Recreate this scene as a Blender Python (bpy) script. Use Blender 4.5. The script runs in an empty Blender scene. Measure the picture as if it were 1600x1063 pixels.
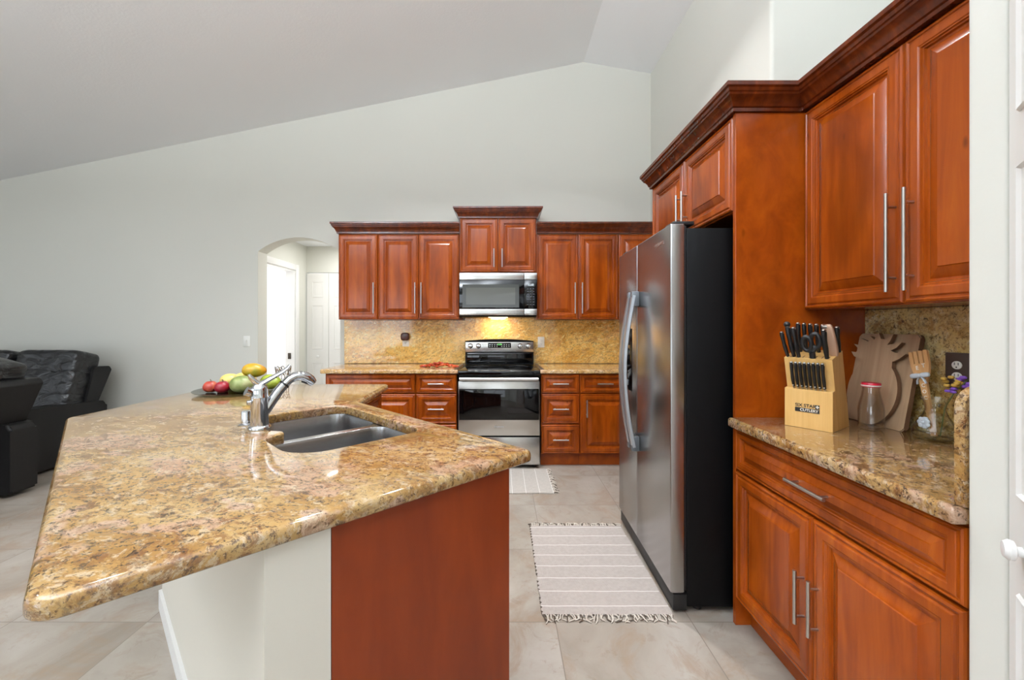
import bpy, bmesh, math, random
from mathutils import Vector, Matrix, noise

# ------------------------------------------------------------------ camera, world, exposure, daylight
S = bpy.context.scene
COL = S.collection
random.seed(7)
H = 1.31
cam = bpy.data.objects.new('camera', bpy.data.cameras.new('camera'))
COL.objects.link(cam)
cam.location = (0, 0, H)
cam.rotation_euler = (math.pi / 2, 0, 0)
cam.data.sensor_width = 36
cam.data.lens = 648 / 1600 * 36
cam.data.shift_x = 15 / 1600
cam.data.shift_y = -20.5 / 1600
cam.data.clip_start = 0.03
S.camera = cam
S.view_settings.view_transform = 'Standard'
S.view_settings.look = 'None'
S.view_settings.gamma = 1
S.view_settings.use_curve_mapping = False
S.view_settings.exposure = -0.12
S.cycles.use_denoising = True
S.cycles.max_bounces = 9
S.cycles.diffuse_bounces = 5
S.cycles.glossy_bounces = 5
S.cycles.transmission_bounces = 8
S.cycles.transparent_max_bounces = 8
S.cycles.caustics_reflective = False
S.cycles.caustics_refractive = False
S.cycles.sample_clamp_indirect = 6

W = bpy.data.worlds.new('sky')
S.world = W
W.use_nodes = True
bg = W.node_tree.nodes['Background']
bg.inputs[0].default_value = (0.86, 0.93, 1.0, 1)
bg.inputs[1].default_value = 1.3


def area(name, loc, target, sx, sy, power, color=(1, 1, 1), spread=180):
    d = bpy.data.lights.new(name, 'AREA')
    d.shape = 'RECTANGLE'
    d.size, d.size_y, d.energy, d.color = sx, sy, power, color
    d.spread = math.radians(spread)
    o = bpy.data.objects.new(name, d)
    COL.objects.link(o)
    o.location = loc
    o.rotation_euler = (Vector(target) - Vector(loc)).to_track_quat('-Z', 'Y').to_euler()
    return o


DAY = (0.84, 0.92, 1.0)
area('daylight_patio_door', (-4.6, -4.72, 1.25), (-4.6, 0, 1.25), 3.2, 2.3, 95, DAY)
area('daylight_kitchen_window', (-0.6, -4.72, 1.55), (-0.6, 0, 1.55), 2.4, 1.7, 22, DAY)
area('daylight_living_window', (-7.72, -0.6, 1.3), (0, -0.6, 1.3), 3.6, 1.9, 30, DAY)
area('daylight_bedroom_window', (-4.85, 5.6, 1.5), (-2.7, 5.6, 1.3), 1.2, 1.4, 60, (1, 1, 1))


# ------------------------------------------------------------------ colour and materials
def lin(r, g, b):
    def f(c):
        c /= 255
        return c / 12.92 if c <= 0.04045 else ((c + 0.055) / 1.055) ** 2.4
    return (f(r), f(g), f(b), 1)


class NT:
    def __init__(s, name):
        s.m = bpy.data.materials.new(name)
        s.m.use_nodes = True
        s.t = s.m.node_tree
        s.b = s.t.nodes['Principled BSDF']

    def n(s, typ, **kw):
        nd = s.t.nodes.new(typ)
        for k, v in kw.items():
            if k.startswith('i_'):
                key = k[2:]
                key = int(key) if key.isdigit() else key.replace('_', ' ')
                nd.inputs[key].default_value = v
            else:
                setattr(nd, k, v)
        return nd

    def l(s, a, b):
        s.t.links.new(a, b)

    def coords(s, scale=(1, 1, 1), rot=(0, 0, 0), loc=(0, 0, 0), rnd=0):
        tc = s.n('ShaderNodeTexCoord')
        mp = s.n('ShaderNodeMapping')
        mp.inputs['Scale'].default_value = scale
        mp.inputs['Rotation'].default_value = rot
        mp.inputs['Location'].default_value = loc
        src = tc.outputs['Object']
        if rnd:
            oi = s.n('ShaderNodeObjectInfo')
            sc = s.n('ShaderNodeVectorMath', operation='SCALE')
            sc.inputs[0].default_value = (37, 23, 51)
            s.l(oi.outputs['Random'], sc.inputs['Scale'])
            ad = s.n('ShaderNodeVectorMath', operation='ADD')
            s.l(src, ad.inputs[0]); s.l(sc.outputs[0], ad.inputs[1])
            src = ad.outputs[0]
        s.l(src, mp.inputs['Vector'])
        return mp.outputs[0]

    def noise(s, vec, scale, detail=4, rough=0.55, dist=0.0):
        nd = s.n('ShaderNodeTexNoise', i_Scale=scale, i_Detail=detail, i_Roughness=rough, i_Distortion=dist)
        s.l(vec, nd.inputs['Vector'])
        return nd.outputs['Fac']

    def ramp(s, fac, stops):
        nd = s.n('ShaderNodeValToRGB')
        el = nd.color_ramp.elements
        el[0].position, el[0].color = stops[0]
        el[1].position, el[1].color = stops[1]
        for p, c in stops[2:]:
            e = el.new(p); e.color = c
        s.l(fac, nd.inputs[0])
        return nd.outputs[0]

    def mix(s, fac, a, b, mode='MIX'):
        nd = s.n('ShaderNodeMix', data_type='RGBA', blend_type=mode)
        for v, k in ((fac, 0), (a, 6), (b, 7)):
            if hasattr(v, 'is_linked') or hasattr(v, 'links'):
                s.l(v, nd.inputs[k])
            else:
                nd.inputs[k].default_value = v
        return nd.outputs[2]

    def bump(s, h, strength=0.1, dist=0.01):
        nd = s.n('ShaderNodeBump', i_Strength=strength, i_Distance=dist)
        s.l(h, nd.inputs['Height'])
        s.l(nd.outputs[0], s.b.inputs['Normal'])

    def col(s, c):
        if hasattr(c, 'links'):
            s.l(c, s.b.inputs['Base Color'])
        else:
            s.b.inputs['Base Color'].default_value = c

    def set(s, **kw):
        for k, v in kw.items():
            s.b.inputs[k.replace('_', ' ')].default_value = v
        return s


BW = lambda v: (v, v, v, 1)


def plain(name, c, rough=0.5, metal=0.0, **kw):
    t = NT(name)
    t.col(c)
    t.set(Roughness=rough, Metallic=metal, **kw)
    # a faint grain so that nothing is perfectly flat
    v = t.coords()
    f = t.noise(v, 35, 3)
    r = t.n('ShaderNodeMapRange', i_3=rough * 0.85, i_4=min(1, rough * 1.15))
    t.l(f, r.inputs[0]); t.l(r.outputs[0], t.b.inputs['Roughness'])
    return t.m


def paint(name, c, bump=0.06, scale=120):
    t = NT(name)
    v = t.coords()
    big = t.noise(v, 0.7, 2)
    t.col(t.mix(t.ramp(big, [(0.3, BW(0)), (0.7, BW(1))]), tuple(x * 0.97 for x in c[:3]) + (1,), c))
    t.set(Roughness=0.62, Specular_IOR_Level=0.3)
    t.bump(t.noise(v, scale, 3), bump, 0.004)
    return t.m


def granite(name, tone=1.0, pink=0.5, rot=0.6, stretch=3.0, scale=1.0, dark=1.0, hue=(1, 1, 1)):
    t = NT(name)
    v0 = t.coords(scale=(scale, scale, scale))
    warp = t.n('ShaderNodeTexNoise', i_Scale=2.6, i_Detail=4, i_Roughness=0.6)
    t.l(v0, warp.inputs['Vector'])
    sc = t.n('ShaderNodeVectorMath', operation='SCALE'); sc.inputs['Scale'].default_value = 0.20
    t.l(warp.outputs['Color'], sc.inputs[0])
    ad = t.n('ShaderNodeVectorMath', operation='ADD')
    t.l(v0, ad.inputs[0]); t.l(sc.outputs[0], ad.inputs[1])
    m1 = t.n('ShaderNodeMapping'); m1.inputs['Rotation'].default_value = (rot * 0.6, 0.2, rot)
    t.l(ad.outputs[0], m1.inputs['Vector'])
    m2 = t.n('ShaderNodeMapping'); m2.inputs['Scale'].default_value = (1, stretch, stretch)
    t.l(m1.outputs[0], m2.inputs['Vector'])
    flow = m2.outputs[0]
    T = lambda r, g, b: lin(min(255, r * tone * hue[0]), min(255, g * tone * hue[1]), min(255, b * tone * hue[2]))
    base = t.ramp(t.noise(flow, 2.0, 7, 0.68), [(0.30, T(170, 124, 62)), (0.44, T(198, 154, 88)), (0.54, T(214, 176, 114)), (0.70, T(222, 194, 148))])
    pk = t.ramp(t.noise(flow, 2.1, 4, 0.55, 0.2), [(0.555, BW(0)), (0.60, BW(pink))])
    base = t.mix(pk, base, T(216, 174, 142))
    pk2 = t.ramp(t.noise(flow, 3.1, 3, 0.5, 0.2), [(0.63, BW(0)), (0.66, BW(pink))])
    base = t.mix(pk2, base, T(224, 188, 160))
    mk = t.ramp(t.noise(v0, 2.4, 5, 0.62), [(0.36, BW(0.35)), (0.58, BW(1))])
    lt = t.ramp(t.noise(flow, 15, 6, 0.72), [(0.53, BW(0)), (0.60, BW(0.75))])
    base = t.mix(lt, base, T(234, 212, 178))
    ru = t.ramp(t.noise(flow, 9.5, 10, 0.80, 0.2), [(0.505, BW(0)), (0.57, BW(0.85 * dark))])
    base = t.mix(t.mix(1.0, ru, mk, 'MULTIPLY'), base, T(142, 94, 50))
    gr = t.ramp(t.noise(flow, 13, 8, 0.78, 0.1), [(0.56, BW(0)), (0.62, BW(0.6 * dark))])
    base = t.mix(gr, base, T(150, 132, 102))
    dk = t.ramp(t.noise(flow, 25, 8, 0.78, 0.2), [(0.545, BW(0)), (0.60, BW(0.95 * dark))])
    base = t.mix(t.mix(1.0, dk, mk, 'MULTIPLY'), base, T(74, 50, 32))
    sp = t.ramp(t.noise(v0, 58, 6, 0.75), [(0.55, BW(0)), (0.61, BW(min(1, 0.8 * dark)))])
    base = t.mix(sp, base, T(96, 70, 48))
    bl = t.ramp(t.noise(flow, 5.6, 7, 0.74, 0.6), [(0.64, BW(0)), (0.69, BW(0.85 * dark))])
    base = t.mix(bl, base, T(58, 46, 38))
    t.col(base)
    t.set(Roughness=0.08, Specular_IOR_Level=0.5, Coat_Weight=0.2, Coat_Roughness=0.03)
    return t.m


def wood(name, c1, c2, c3, rough=0.28, grain=(14, 14, 1.3), knots=0.5, coat=0.12):
    t = NT(name)
    v = t.coords(scale=grain, rnd=1)
    vb = t.coords(scale=(2.6, 2.6, 1.1), rnd=1)
    g = t.noise(v, 1.6, 6, 0.62, 0.5)
    base = t.ramp(g, [(0.3, c1), (0.55, c2), (0.78, c3)])
    bl = t.ramp(t.noise(vb, 1.9, 3, 0.5, 0.8), [(0.45, BW(0)), (0.72, BW(knots))])
    base = t.mix(bl, base, tuple(x * 0.55 for x in c1[:3]) + (1,))
    kn = t.n('ShaderNodeTexVoronoi', i_Scale=3.4)
    t.l(vb, kn.inputs['Vector'])
    kk = t.ramp(kn.outputs['Distance'], [(0.03, BW(0.8 * knots)), (0.085, BW(0))])
    base = t.mix(kk, base, tuple(x * 0.25 for x in c1[:3]) + (1,))
    t.col(base)
    t.set(Roughness=rough, Specular_IOR_Level=0.3, Coat_Weight=coat, Coat_Roughness=0.12)
    t.bump(g, 0.05, 0.002)
    return t.m


def metal(name, c, rough, brush=None, aniso=0):
    t = NT(name)
    t.col(c)
    t.set(Metallic=1.0, Roughness=rough)
    if brush:
        v = t.coords(scale=brush)
        f = t.noise(v, 4, 4, 0.6)
        r = t.n('ShaderNodeMapRange', i_3=rough * 0.75, i_4=rough * 1.3)
        t.l(f, r.inputs[0]); t.l(r.outputs[0], t.b.inputs['Roughness'])
        t.bump(f, 0.03, 0.001)
    return t.m


def glass(name, c=(1, 1, 1, 1), k=1.0, edge=0.5):
    """thin clear glass: mostly see-through, reflecting more at grazing angles"""
    t = NT(name)
    tr = t.n('ShaderNodeBsdfTransparent')
    lw = t.n('ShaderNodeLayerWeight', i_Blend=0.35)
    t.l(t.ramp(lw.outputs['Facing'], [(0.35, c), (0.95, tuple(x * edge for x in c[:3]) + (1,))]), tr.inputs[0])
    gl = t.n('ShaderNodeBsdfGlossy'); gl.inputs['Roughness'].default_value = 0.03
    fr = t.n('ShaderNodeLayerWeight', i_Blend=0.5)
    pw = t.n('ShaderNodeMath', operation='POWER', i_1=3.0)
    t.l(fr.outputs['Facing'], pw.inputs[0])
    m = t.n('ShaderNodeMath', operation='MULTIPLY_ADD', i_1=0.45 * k, i_2=0.04 * k)
    t.l(pw.outputs[0], m.inputs[0])
    mx = t.n('ShaderNodeMixShader')
    t.l(m.outputs[0], mx.inputs[0]); t.l(tr.outputs[0], mx.inputs[1]); t.l(gl.outputs[0], mx.inputs[2])
    out = [n for n in t.t.nodes if n.type == 'OUTPUT_MATERIAL'][0]
    t.l(mx.outputs[0], out.inputs[0])
    return t.m


def emit(name, c, s):
    t = NT(name)
    t.col(c)
    t.b.inputs['Emission Color'].default_value = c
    t.b.inputs['Emission Strength'].default_value = s
    return t.m


def floor_tile():
    t = NT('travertine tile')
    v = t.coords(loc=(-0.236, -1.84, 0))
    br = t.n('ShaderNodeTexBrick', offset=0.0, squash=1.0, i_Scale=1.0, i_Mortar_Size=0.0022, i_Brick_Width=0.604, i_Row_Height=0.604, i_Mortar_Smooth=0.1, i_Bias=0.0)
    br.inputs['Color1'].default_value = BW(0.0)
    br.inputs['Color2'].default_value = BW(1.0)
    br.inputs['Mortar'].default_value = BW(0.5)
    t.l(v, br.inputs['Vector'])
    tint = br.outputs['Color']
    # each tile shifts the marbling
    sc = t.n('ShaderNodeVectorMath', operation='SCALE'); sc.inputs['Scale'].default_value = 9.0
    t.l(tint, sc.inputs[0])
    ad = t.n('ShaderNodeVectorMath', operation='ADD')
    t.l(v, ad.inputs[0]); t.l(sc.outputs[0], ad.inputs[1])
    a = t.noise(ad.outputs[0], 2.3, 6, 0.6, 0.6)
    base = t.ramp(a, [(0.3, lin(138, 127, 115)), (0.5, lin(159, 150, 139)), (0.7, lin(172, 165, 156))])
    st = t.ramp(t.noise(ad.outputs[0], 3.2, 7, 0.7, 1.2), [(0.50, BW(0)), (0.64, BW(0.55))])
    base = t.mix(st, base, lin(146, 122, 99))
    vn = t.ramp(t.noise(ad.outputs[0], 6.0, 8, 0.75, 1.5), [(0.57, BW(0)), (0.63, BW(0.45)), (0.72, BW(0.1))])
    base = t.mix(vn, base, lin(136, 120, 105))
    base = t.mix(br.outputs['Fac'], base, lin(128, 118, 107))
    t.col(base)
    t.set(Roughness=0.3, Specular_IOR_Level=0.4)
    inv = t.n('ShaderNodeMath', operation='SUBTRACT'); inv.inputs[0].default_value = 1.0
    t.l(br.outputs['Fac'], inv.inputs[1])
    t.bump(inv.outputs[0], 0.2, 0.002)
    return t.m


def leather(name, c):
    t = NT(name)
    v = t.coords(scale=(1.0, 1.0, 2.2), rot=(0, 0.5, 0))
    t.col(c)
    t.set(Roughness=0.33, Specular_IOR_Level=0.6)
    big = t.noise(v, 5.0, 3, 0.5, 1.2)
    fine = t.noise(t.coords(), 220, 2)
    mx = t.n('ShaderNodeMath', operation='MULTIPLY_ADD', i_1=0.02)
    t.l(fine, mx.inputs[0]); t.l(big, mx.inputs[2])
    t.bump(mx.outputs[0], 0.6, 0.05)
    return t.m


def woven(name, c, stripe, period, axis=1, off=0.0, lo=0.0, hi=0.04):
    t = NT(name)
    v = t.coords()
    sp = t.n('ShaderNodeSeparateXYZ'); t.l(v, sp.inputs[0])
    w = t.n('ShaderNodeTexNoise', i_Scale=6.0); t.l(v, w.inputs['Vector'])
    wob = t.n('ShaderNodeMath', operation='MULTIPLY_ADD', i_1=0.006)
    t.l(w.outputs['Fac'], wob.inputs[0]); t.l(sp.outputs[axis], wob.inputs[2])
    m = t.n('ShaderNodeMath', operation='MULTIPLY_ADD', i_1=1 / period, i_2=off)
    t.l(wob.outputs[0], m.inputs[0])
    fr = t.n('ShaderNodeMath', operation='FRACT'); t.l(m.outputs[0], fr.inputs[0])
    lt = t.n('ShaderNodeMath', operation='LESS_THAN', i_1=hi); t.l(fr.outputs[0], lt.inputs[0])
    g = t.noise(v, 60, 4)
    cc = t.mix(t.ramp(g, [(0.35, BW(0)), (0.65, BW(1))]), tuple(x * 0.9 for x in c[:3]) + (1,), c)
    t.col(t.mix(lt.outputs[0], cc, stripe))
    t.set(Roughness=0.9, Specular_IOR_Level=0.1)
    wv = t.n('ShaderNodeTexWave', i_Scale=60.0, i_Distortion=1.0); t.l(v, wv.inputs['Vector'])
    t.bump(wv.outputs['Fac'], 0.4, 0.003)
    return t.m


def skin_fruit(name, a, b, c, scale=6, rough=0.35):
    t = NT(name)
    v = t.coords()
    f = t.noise(v, scale, 3, 0.5, 0.3)
    base = t.ramp(f, [(0.32, a), (0.5, b), (0.68, c)])
    sp = t.ramp(t.noise(v, scale * 22, 2), [(0.66, BW(0)), (0.74, BW(0.4))])
    t.col(t.mix(sp, base, tuple(min(1, x * 1.5) for x in b[:3]) + (1,)))
    t.set(Roughness=rough)
    return t.m


M = {}
M['wall'] = paint('warm white wall paint', lin(222, 222, 214))
M['ceiling'] = paint('white ceiling paint', lin(243, 245, 248), 0.25, 55)
M['trim'] = plain('white trim enamel', lin(236, 236, 235), 0.35)
M['halldoor'] = plain('white door enamel', lin(232, 231, 228), 0.35)
M['pony'] = paint('white half wall paint', lin(212, 208, 197))
M['floor'] = floor_tile()
M['granite_island'] = granite('island granite', 0.755, 0.9, 0.5, 1.9, 1.5, 1.1, (1, 0.99, 0.98))
M['granite'] = granite('counter granite', 1.0, 0.6, 0.5, 1.8, 1.6, 0.9, (1, 0.99, 1.0))
M['granite_side'] = granite('side counter granite', 0.78, 0.8, -0.9, 1.9, 1.6, 1.2, (1, 0.985, 1.0))
M['granite_splash'] = granite('splash granite', 1.14, 0.35, 0.5, 3.0, 0.9, 0.75, (1, 1, 0.86))
M['granite_splash_side'] = granite('side splash granite', 0.98, 0.2, 1.2, 1.2, 1.8, 1.1, (0.94, 1.0, 0.94))
M['wood'] = wood('cherry stained wood', lin(128, 52, 7), lin(150, 68, 11), lin(168, 84, 17), 0.2, (12, 12, 1.1), 0.7, 0.12)
M['wood_panel'] = wood('cherry stained panel', lin(126, 50, 8), lin(148, 66, 10), lin(164, 78, 14), 0.25, (5, 5, 3.2), 0.45)
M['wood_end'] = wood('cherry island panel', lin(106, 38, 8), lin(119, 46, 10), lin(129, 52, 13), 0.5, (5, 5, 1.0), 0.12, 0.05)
M['wood_dark'] = wood('dark cherry moulding', lin(62, 22, 6), lin(92, 36, 9), lin(116, 50, 14), 0.2)
M['nickel'] = metal('brushed nickel', lin(196, 192, 186), 0.28)
M['chrome'] = metal('polished chrome', lin(205, 207, 210), 0.06)
M['steel'] = metal('brushed stainless steel', lin(206, 204, 200), 0.24)
M['steel_h'] = metal('satin stainless steel', lin(204, 203, 200), 0.26)
M['fridge_steel'] = metal('fridge stainless steel', lin(172, 171, 170), 0.26)
M['mount'] = plain('grey plastic mount', lin(108, 112, 117), 0.35, 0.5)
M['handle_grey'] = metal('grey metallic handle', lin(206, 211, 218), 0.34)
M['sink_steel'] = metal('sink stainless steel', lin(178, 178, 179), 0.24)
M['black'] = plain('black enamel', lin(5, 5, 6), 0.4, 0, Specular_IOR_Level=0.16)
M['black_matte'] = plain('black plastic', lin(18, 18, 19), 0.45)
M['black_glass'] = plain('black glass', lin(6, 6, 7), 0.05)
M['mw_glass'] = plain('grey oven window', lin(86, 87, 82), 0.09)
M['dark'] = plain('dark recess', lin(22, 18, 16), 0.7)
M['white_plastic'] = plain('white plastic', lin(238, 238, 232), 0.4)
M['brown_plate'] = plain('brown plate', lin(66, 54, 48), 0.4)
M['brown_plug'] = plain('brown plastic', lin(64, 26, 20), 0.35)
M['leather'] = leather('black leather', lin(17, 18, 21))
M['leather_flat'] = plain('black upholstery', lin(22, 21, 21), 0.5, 0, Specular_IOR_Level=0.3)
M['rug'] = woven('woven cream rug', lin(180, 170, 163), lin(226, 222, 217), 0.108, 1, 0.35)
M['rug_far'] = woven('woven pale rug', lin(194, 187, 179), lin(226, 222, 217), 0.108, 0, 0.2)
M['fringe'] = plain('cream yarn', lin(206, 196, 184), 0.9)
M['stitch'] = plain('dark yarn', lin(86, 74, 64), 0.9)
M['bamboo'] = wood('pale block wood', lin(206, 160, 92), lin(222, 180, 112), lin(232, 194, 130), 0.4, (22, 22, 1.0), 0.12, 0.1)
M['board'] = wood('grey brown board wood', lin(150, 122, 94), lin(170, 142, 112), lin(184, 158, 128), 0.55, (18, 18, 1.0), 0.25, 0.0)
M['board_edge'] = plain('brown board edge', lin(96, 66, 44), 0.6)
M['tan_wood'] = wood('tan utensil wood', lin(186, 142, 92), lin(202, 160, 110), lin(214, 176, 128), 0.5, (30, 30, 2), 0.15, 0.0)
M['tan_handle'] = plain('tan handle', lin(176, 142, 118), 0.4)
M['glass'] = glass('clear glass', (0.985, 0.985, 0.975, 1), 1.5, 0.80)
M['flask_glass'] = glass('flask glass', (0.96, 0.96, 0.93, 1), 1.6, 0.55)
M['plate_glass'] = glass('smoked glass', (0.55, 0.6, 0.56, 1), 1.4)
M['red'] = plain('red lid paint', lin(176, 24, 48), 0.35)
M['apple_a'] = skin_fruit('apple skin', lin(160, 60, 36), lin(150, 42, 32), lin(196, 120, 76), 12)
M['apple_b'] = skin_fruit('dark apple skin', lin(112, 12, 26), lin(136, 18, 34), lin(150, 40, 50))
M['mango_green'] = skin_fruit('green mango skin', lin(92, 110, 46), lin(136, 146, 88), lin(168, 168, 124), 14)
M['mango_gold'] = skin_fruit('golden mango skin', lin(176, 98, 22), lin(188, 148, 30), lin(120, 122, 36), 9)
M['yellow'] = skin_fruit('yellow fruit skin', lin(206, 180, 90), lin(218, 196, 112), lin(196, 178, 92), 6)
M['lime'] = skin_fruit('lime green skin', lin(118, 138, 40), lin(150, 164, 58), lin(120, 128, 44), 7)
M['stem'] = plain('brown stem', lin(90, 62, 40), 0.8)
M['chili'] = skin_fruit('dried red chili', lin(120, 30, 18), lin(176, 62, 30), lin(196, 88, 46), 20)
M['ribbon'] = plain('pale blue ribbon', lin(196, 208, 218), 0.6)
M['purple'] = plain('purple petal', lin(128, 84, 190), 0.6)
M['gold_petal'] = plain('golden petal', lin(196, 160, 70), 0.6)
M['leaf'] = plain('leaf green', lin(88, 104, 56), 0.6)
M['ink'] = plain('black ink', lin(22, 20, 18), 0.6)
M['white_ink'] = plain('white ink', lin(236, 232, 222), 0.6)
M['green_led'] = emit('green display digits', lin(90, 190, 90), 1.2)
M['pale_led'] = emit('pale display digits', lin(190, 200, 205), 0.7)
M['lamp'] = emit('warm lamp', (1.0, 0.78, 0.5, 1), 6)
M['added_hall_lamp'] = emit('added hall lamp lens', (1.0, 0.97, 0.92, 1), 2.5)
M['can_lamp'] = emit('ceiling lamp lens', (1.0, 0.97, 0.92, 1), 12)
M['curtain'] = plain('white bedroom wall paint', lin(242, 242, 242), 0.7)


# ------------------------------------------------------------------ mesh helpers
class MB:
    def __init__(s):
        s.bm = bmesh.new()

    def box(s, x0, x1, y0, y1, z0, z1, bev=0.0, seg=2):
        r = bmesh.ops.create_cube(s.bm, size=1.0)
        vs = r['verts']
        for v in vs:
            v.co = Vector((x0 + (v.co.x + 0.5) * (x1 - x0), y0 + (v.co.y + 0.5) * (y1 - y0), z0 + (v.co.z + 0.5) * (z1 - z0)))
        if bev > 0:
            es = list({e for v in vs for e in v.link_edges})
            bmesh.ops.bevel(s.bm, geom=es, offset=bev, segments=seg, affect='EDGES', profile=0.5)
        return s

    def loops(s, rings, close=True, cap0=True, cap1=True):
        rv = [[s.bm.verts.new(p) for p in r] for r in rings]
        for a, b in zip(rv, rv[1:]):
            n = len(a)
            for i in range(n if close else n - 1):
                j = (i + 1) % n
                s.bm.faces.new((a[i], a[j], b[j], b[i]))
        if cap0:
            s.bm.faces.new(list(reversed(rv[0])))
        if cap1:
            s.bm.faces.new(rv[-1])
        return rv

    def prism(s, poly, z0, z1):
        s.loops([[(x, y, z0) for x, y in poly], [(x, y, z1) for x, y in poly]])
        return s

    def prism_y(s, poly, y0, y1):
        s.loops([[(x, y0, z) for x, z in poly], [(x, y1, z) for x, z in poly]])
        return s

    def prism_x(s, poly, x0, x1):
        s.loops([[(x0, y, z) for y, z in poly], [(x1, y, z) for y, z in poly]])
        return s

    def tube(s, pts, r, seg=12, flat=1.0):
        pts = [Vector(p) for p in pts]
        rs = r if isinstance(r, (list, tuple)) else [r] * len(pts)
        rings = []
        up = None
        for i, p in enumerate(pts):
            d = (pts[min(i + 1, len(pts) - 1)] - pts[max(i - 1, 0)]).normalized()
            if up is None:
                up = Vector((0, 0, 1)) if abs(d.z) < 0.9 else Vector((0, 1, 0))
            x = d.cross(up).normalized()
            y = x.cross(d).normalized()
            up = y
            rings.append([p + (x * math.cos(a) + y * math.sin(a) * flat) * rs[i] for a in [2 * math.pi * k / seg for k in range(seg)]])
        s.loops(rings)
        return s

    def cyl(s, p0, p1, r, seg=16, r2=None):
        return s.tube([p0, p1], [r, r if r2 is None else r2], seg)

    def lathe(s, prof, c=(0, 0, 0), seg=24, caps=True, sx=1.0, sy=1.0):
        rings = [[(c[0] + r * math.cos(2 * math.pi * k / seg) * sx, c[1] + r * math.sin(2 * math.pi * k / seg) * sy, c[2] + z) for k in range(seg)] for r, z in prof]
        s.loops(rings, True, caps, caps)
        return s

    def sup(s, c, h, e=0.35, nu=20, nv=12, warp=None):
        """a rounded box (superellipsoid) centred at c with half sizes h"""
        f = lambda x: math.copysign(abs(x) ** e, x)
        top = None
        rings = []
        for j in range(1, nv):
            t = -math.pi / 2 + math.pi * j / nv
            ring = []
            for i in range(nu):
                a = 2 * math.pi * (i + 0.5) / nu
                p = Vector((f(math.cos(t)) * f(math.cos(a)) * h[0], f(math.cos(t)) * f(math.sin(a)) * h[1], f(math.sin(t)) * h[2]))
                if warp:
                    p = warp(p)
                ring.append(Vector(c) + p)
            rings.append(ring)
        s.loops(rings)
        return s

    def xf(s, m):
        bmesh.ops.transform(s.bm, matrix=m, verts=s.bm.verts[:])
        return s

    def build(s, name, mat, parent=None, sharp=38, loc=None, rz=0.0):
        bmesh.ops.recalc_face_normals(s.bm, faces=s.bm.faces[:])
        me = bpy.data.meshes.new(name)
        s.bm.to_mesh(me)
        s.bm.free()
        me.materials.append(mat)
        for p in me.polygons:
            p.use_smooth = True
        me.set_sharp_from_angle(angle=math.radians(sharp))
        o = bpy.data.objects.new(name, me)
        COL.objects.link(o)
        if parent:
            o.parent = parent
        if loc is not None:
            o.location = loc
        o.rotation_euler = (0, 0, rz)
        return o


def tag(o, label=None, cat=None, group=None, kind=None):
    if label: o['label'] = label
    if cat: o['category'] = cat
    if group: o['group'] = group
    if kind: o['kind'] = kind
    return o


def thing(name, label, cat, loc=(0, 0, 0), rz=0.0, group=None):
    o = bpy.data.objects.new(name, None)
    COL.objects.link(o)
    o.location = loc
    o.rotation_euler = (0, 0, rz)
    o.empty_display_size = 0.1
    return tag(o, label, cat, group)


def struct(o):
    o['kind'] = 'structure'
    return o


def copy_tree(o, parent=None):
    c = o.copy()
    COL.objects.link(c)
    if parent:
        c.parent = parent
    for ch in o.children:
        copy_tree(ch, c)
    return c


def text(name, body, size, mat, parent, mtx, extrude=0.0006, align='CENTER'):
    cu = bpy.data.curves.new(name, 'FONT')
    cu.body = body
    cu.size = size
    cu.extrude = extrude
    cu.offset = size * 0.02
    cu.align_x = align
    cu.align_y = 'CENTER'
    t = bpy.data.objects.new(name, cu)
    COL.objects.link(t)
    dg = bpy.context.evaluated_depsgraph_get()
    me = bpy.data.meshes.new_from_object(t.evaluated_get(dg))
    bpy.data.objects.remove(t)
    me.materials.clear()
    me.materials.append(mat)
    o = bpy.data.objects.new(name, me)
    COL.objects.link(o)
    o.parent = parent
    o.matrix_local = mtx
    return o


FRONT = Matrix.Rotation(math.pi / 2, 4, 'X')      # text plane facing local -Y


def fillet(pts, rad, seg=6):
    out = []
    n = len(pts)
    rad = rad if isinstance(rad, (list, tuple)) else [rad] * n
    for i in range(n):
        p, a, b = Vector(pts[i]), Vector(pts[i - 1]), Vector(pts[(i + 1) % n])
        r = rad[i]
        if r <= 0:
            out.append((p.x, p.y)); continue
        u, v = (a - p).normalized(), (b - p).normalized()
        ang = u.angle(v)
        t = min(r / math.tan(ang / 2), 0.48 * min((a - p).length, (b - p).length))
        r = t * math.tan(ang / 2)
        c = p + (u + v).normalized() * (r / math.sin(ang / 2))
        p0, p1 = p + u * t, p + v * t
        a0 = math.atan2(p0.y - c.y, p0.x - c.x)
        a1 = math.atan2(p1.y - c.y, p1.x - c.x)
        d = (a1 - a0 + math.pi) % (2 * math.pi) - math.pi
        for k in range(seg + 1):
            q = a0 + d * k / seg
            out.append((c.x + r * math.cos(q), c.y + r * math.sin(q)))
    return out


def inset(pts, d):
    n = len(pts)
    out = []
    for i in range(n):
        p, a, b = Vector(pts[i]), Vector(pts[i - 1]), Vector(pts[(i + 1) % n])
        e0, e1 = (p - a), (b - p)
        if e0.length < 1e-7: e0 = e1
        if e1.length < 1e-7: e1 = e0
        n0 = Vector((-e0.y, e0.x)).normalized(); n1 = Vector((-e1.y, e1.x)).normalized()
        m = n0 + n1
        if m.length < 1e-6: m = n0
        m.normalize()
        k = d / max(0.35, m.dot(n0))
        out.append((p.x + m.x * k, p.y + m.y * k))
    return out


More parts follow.
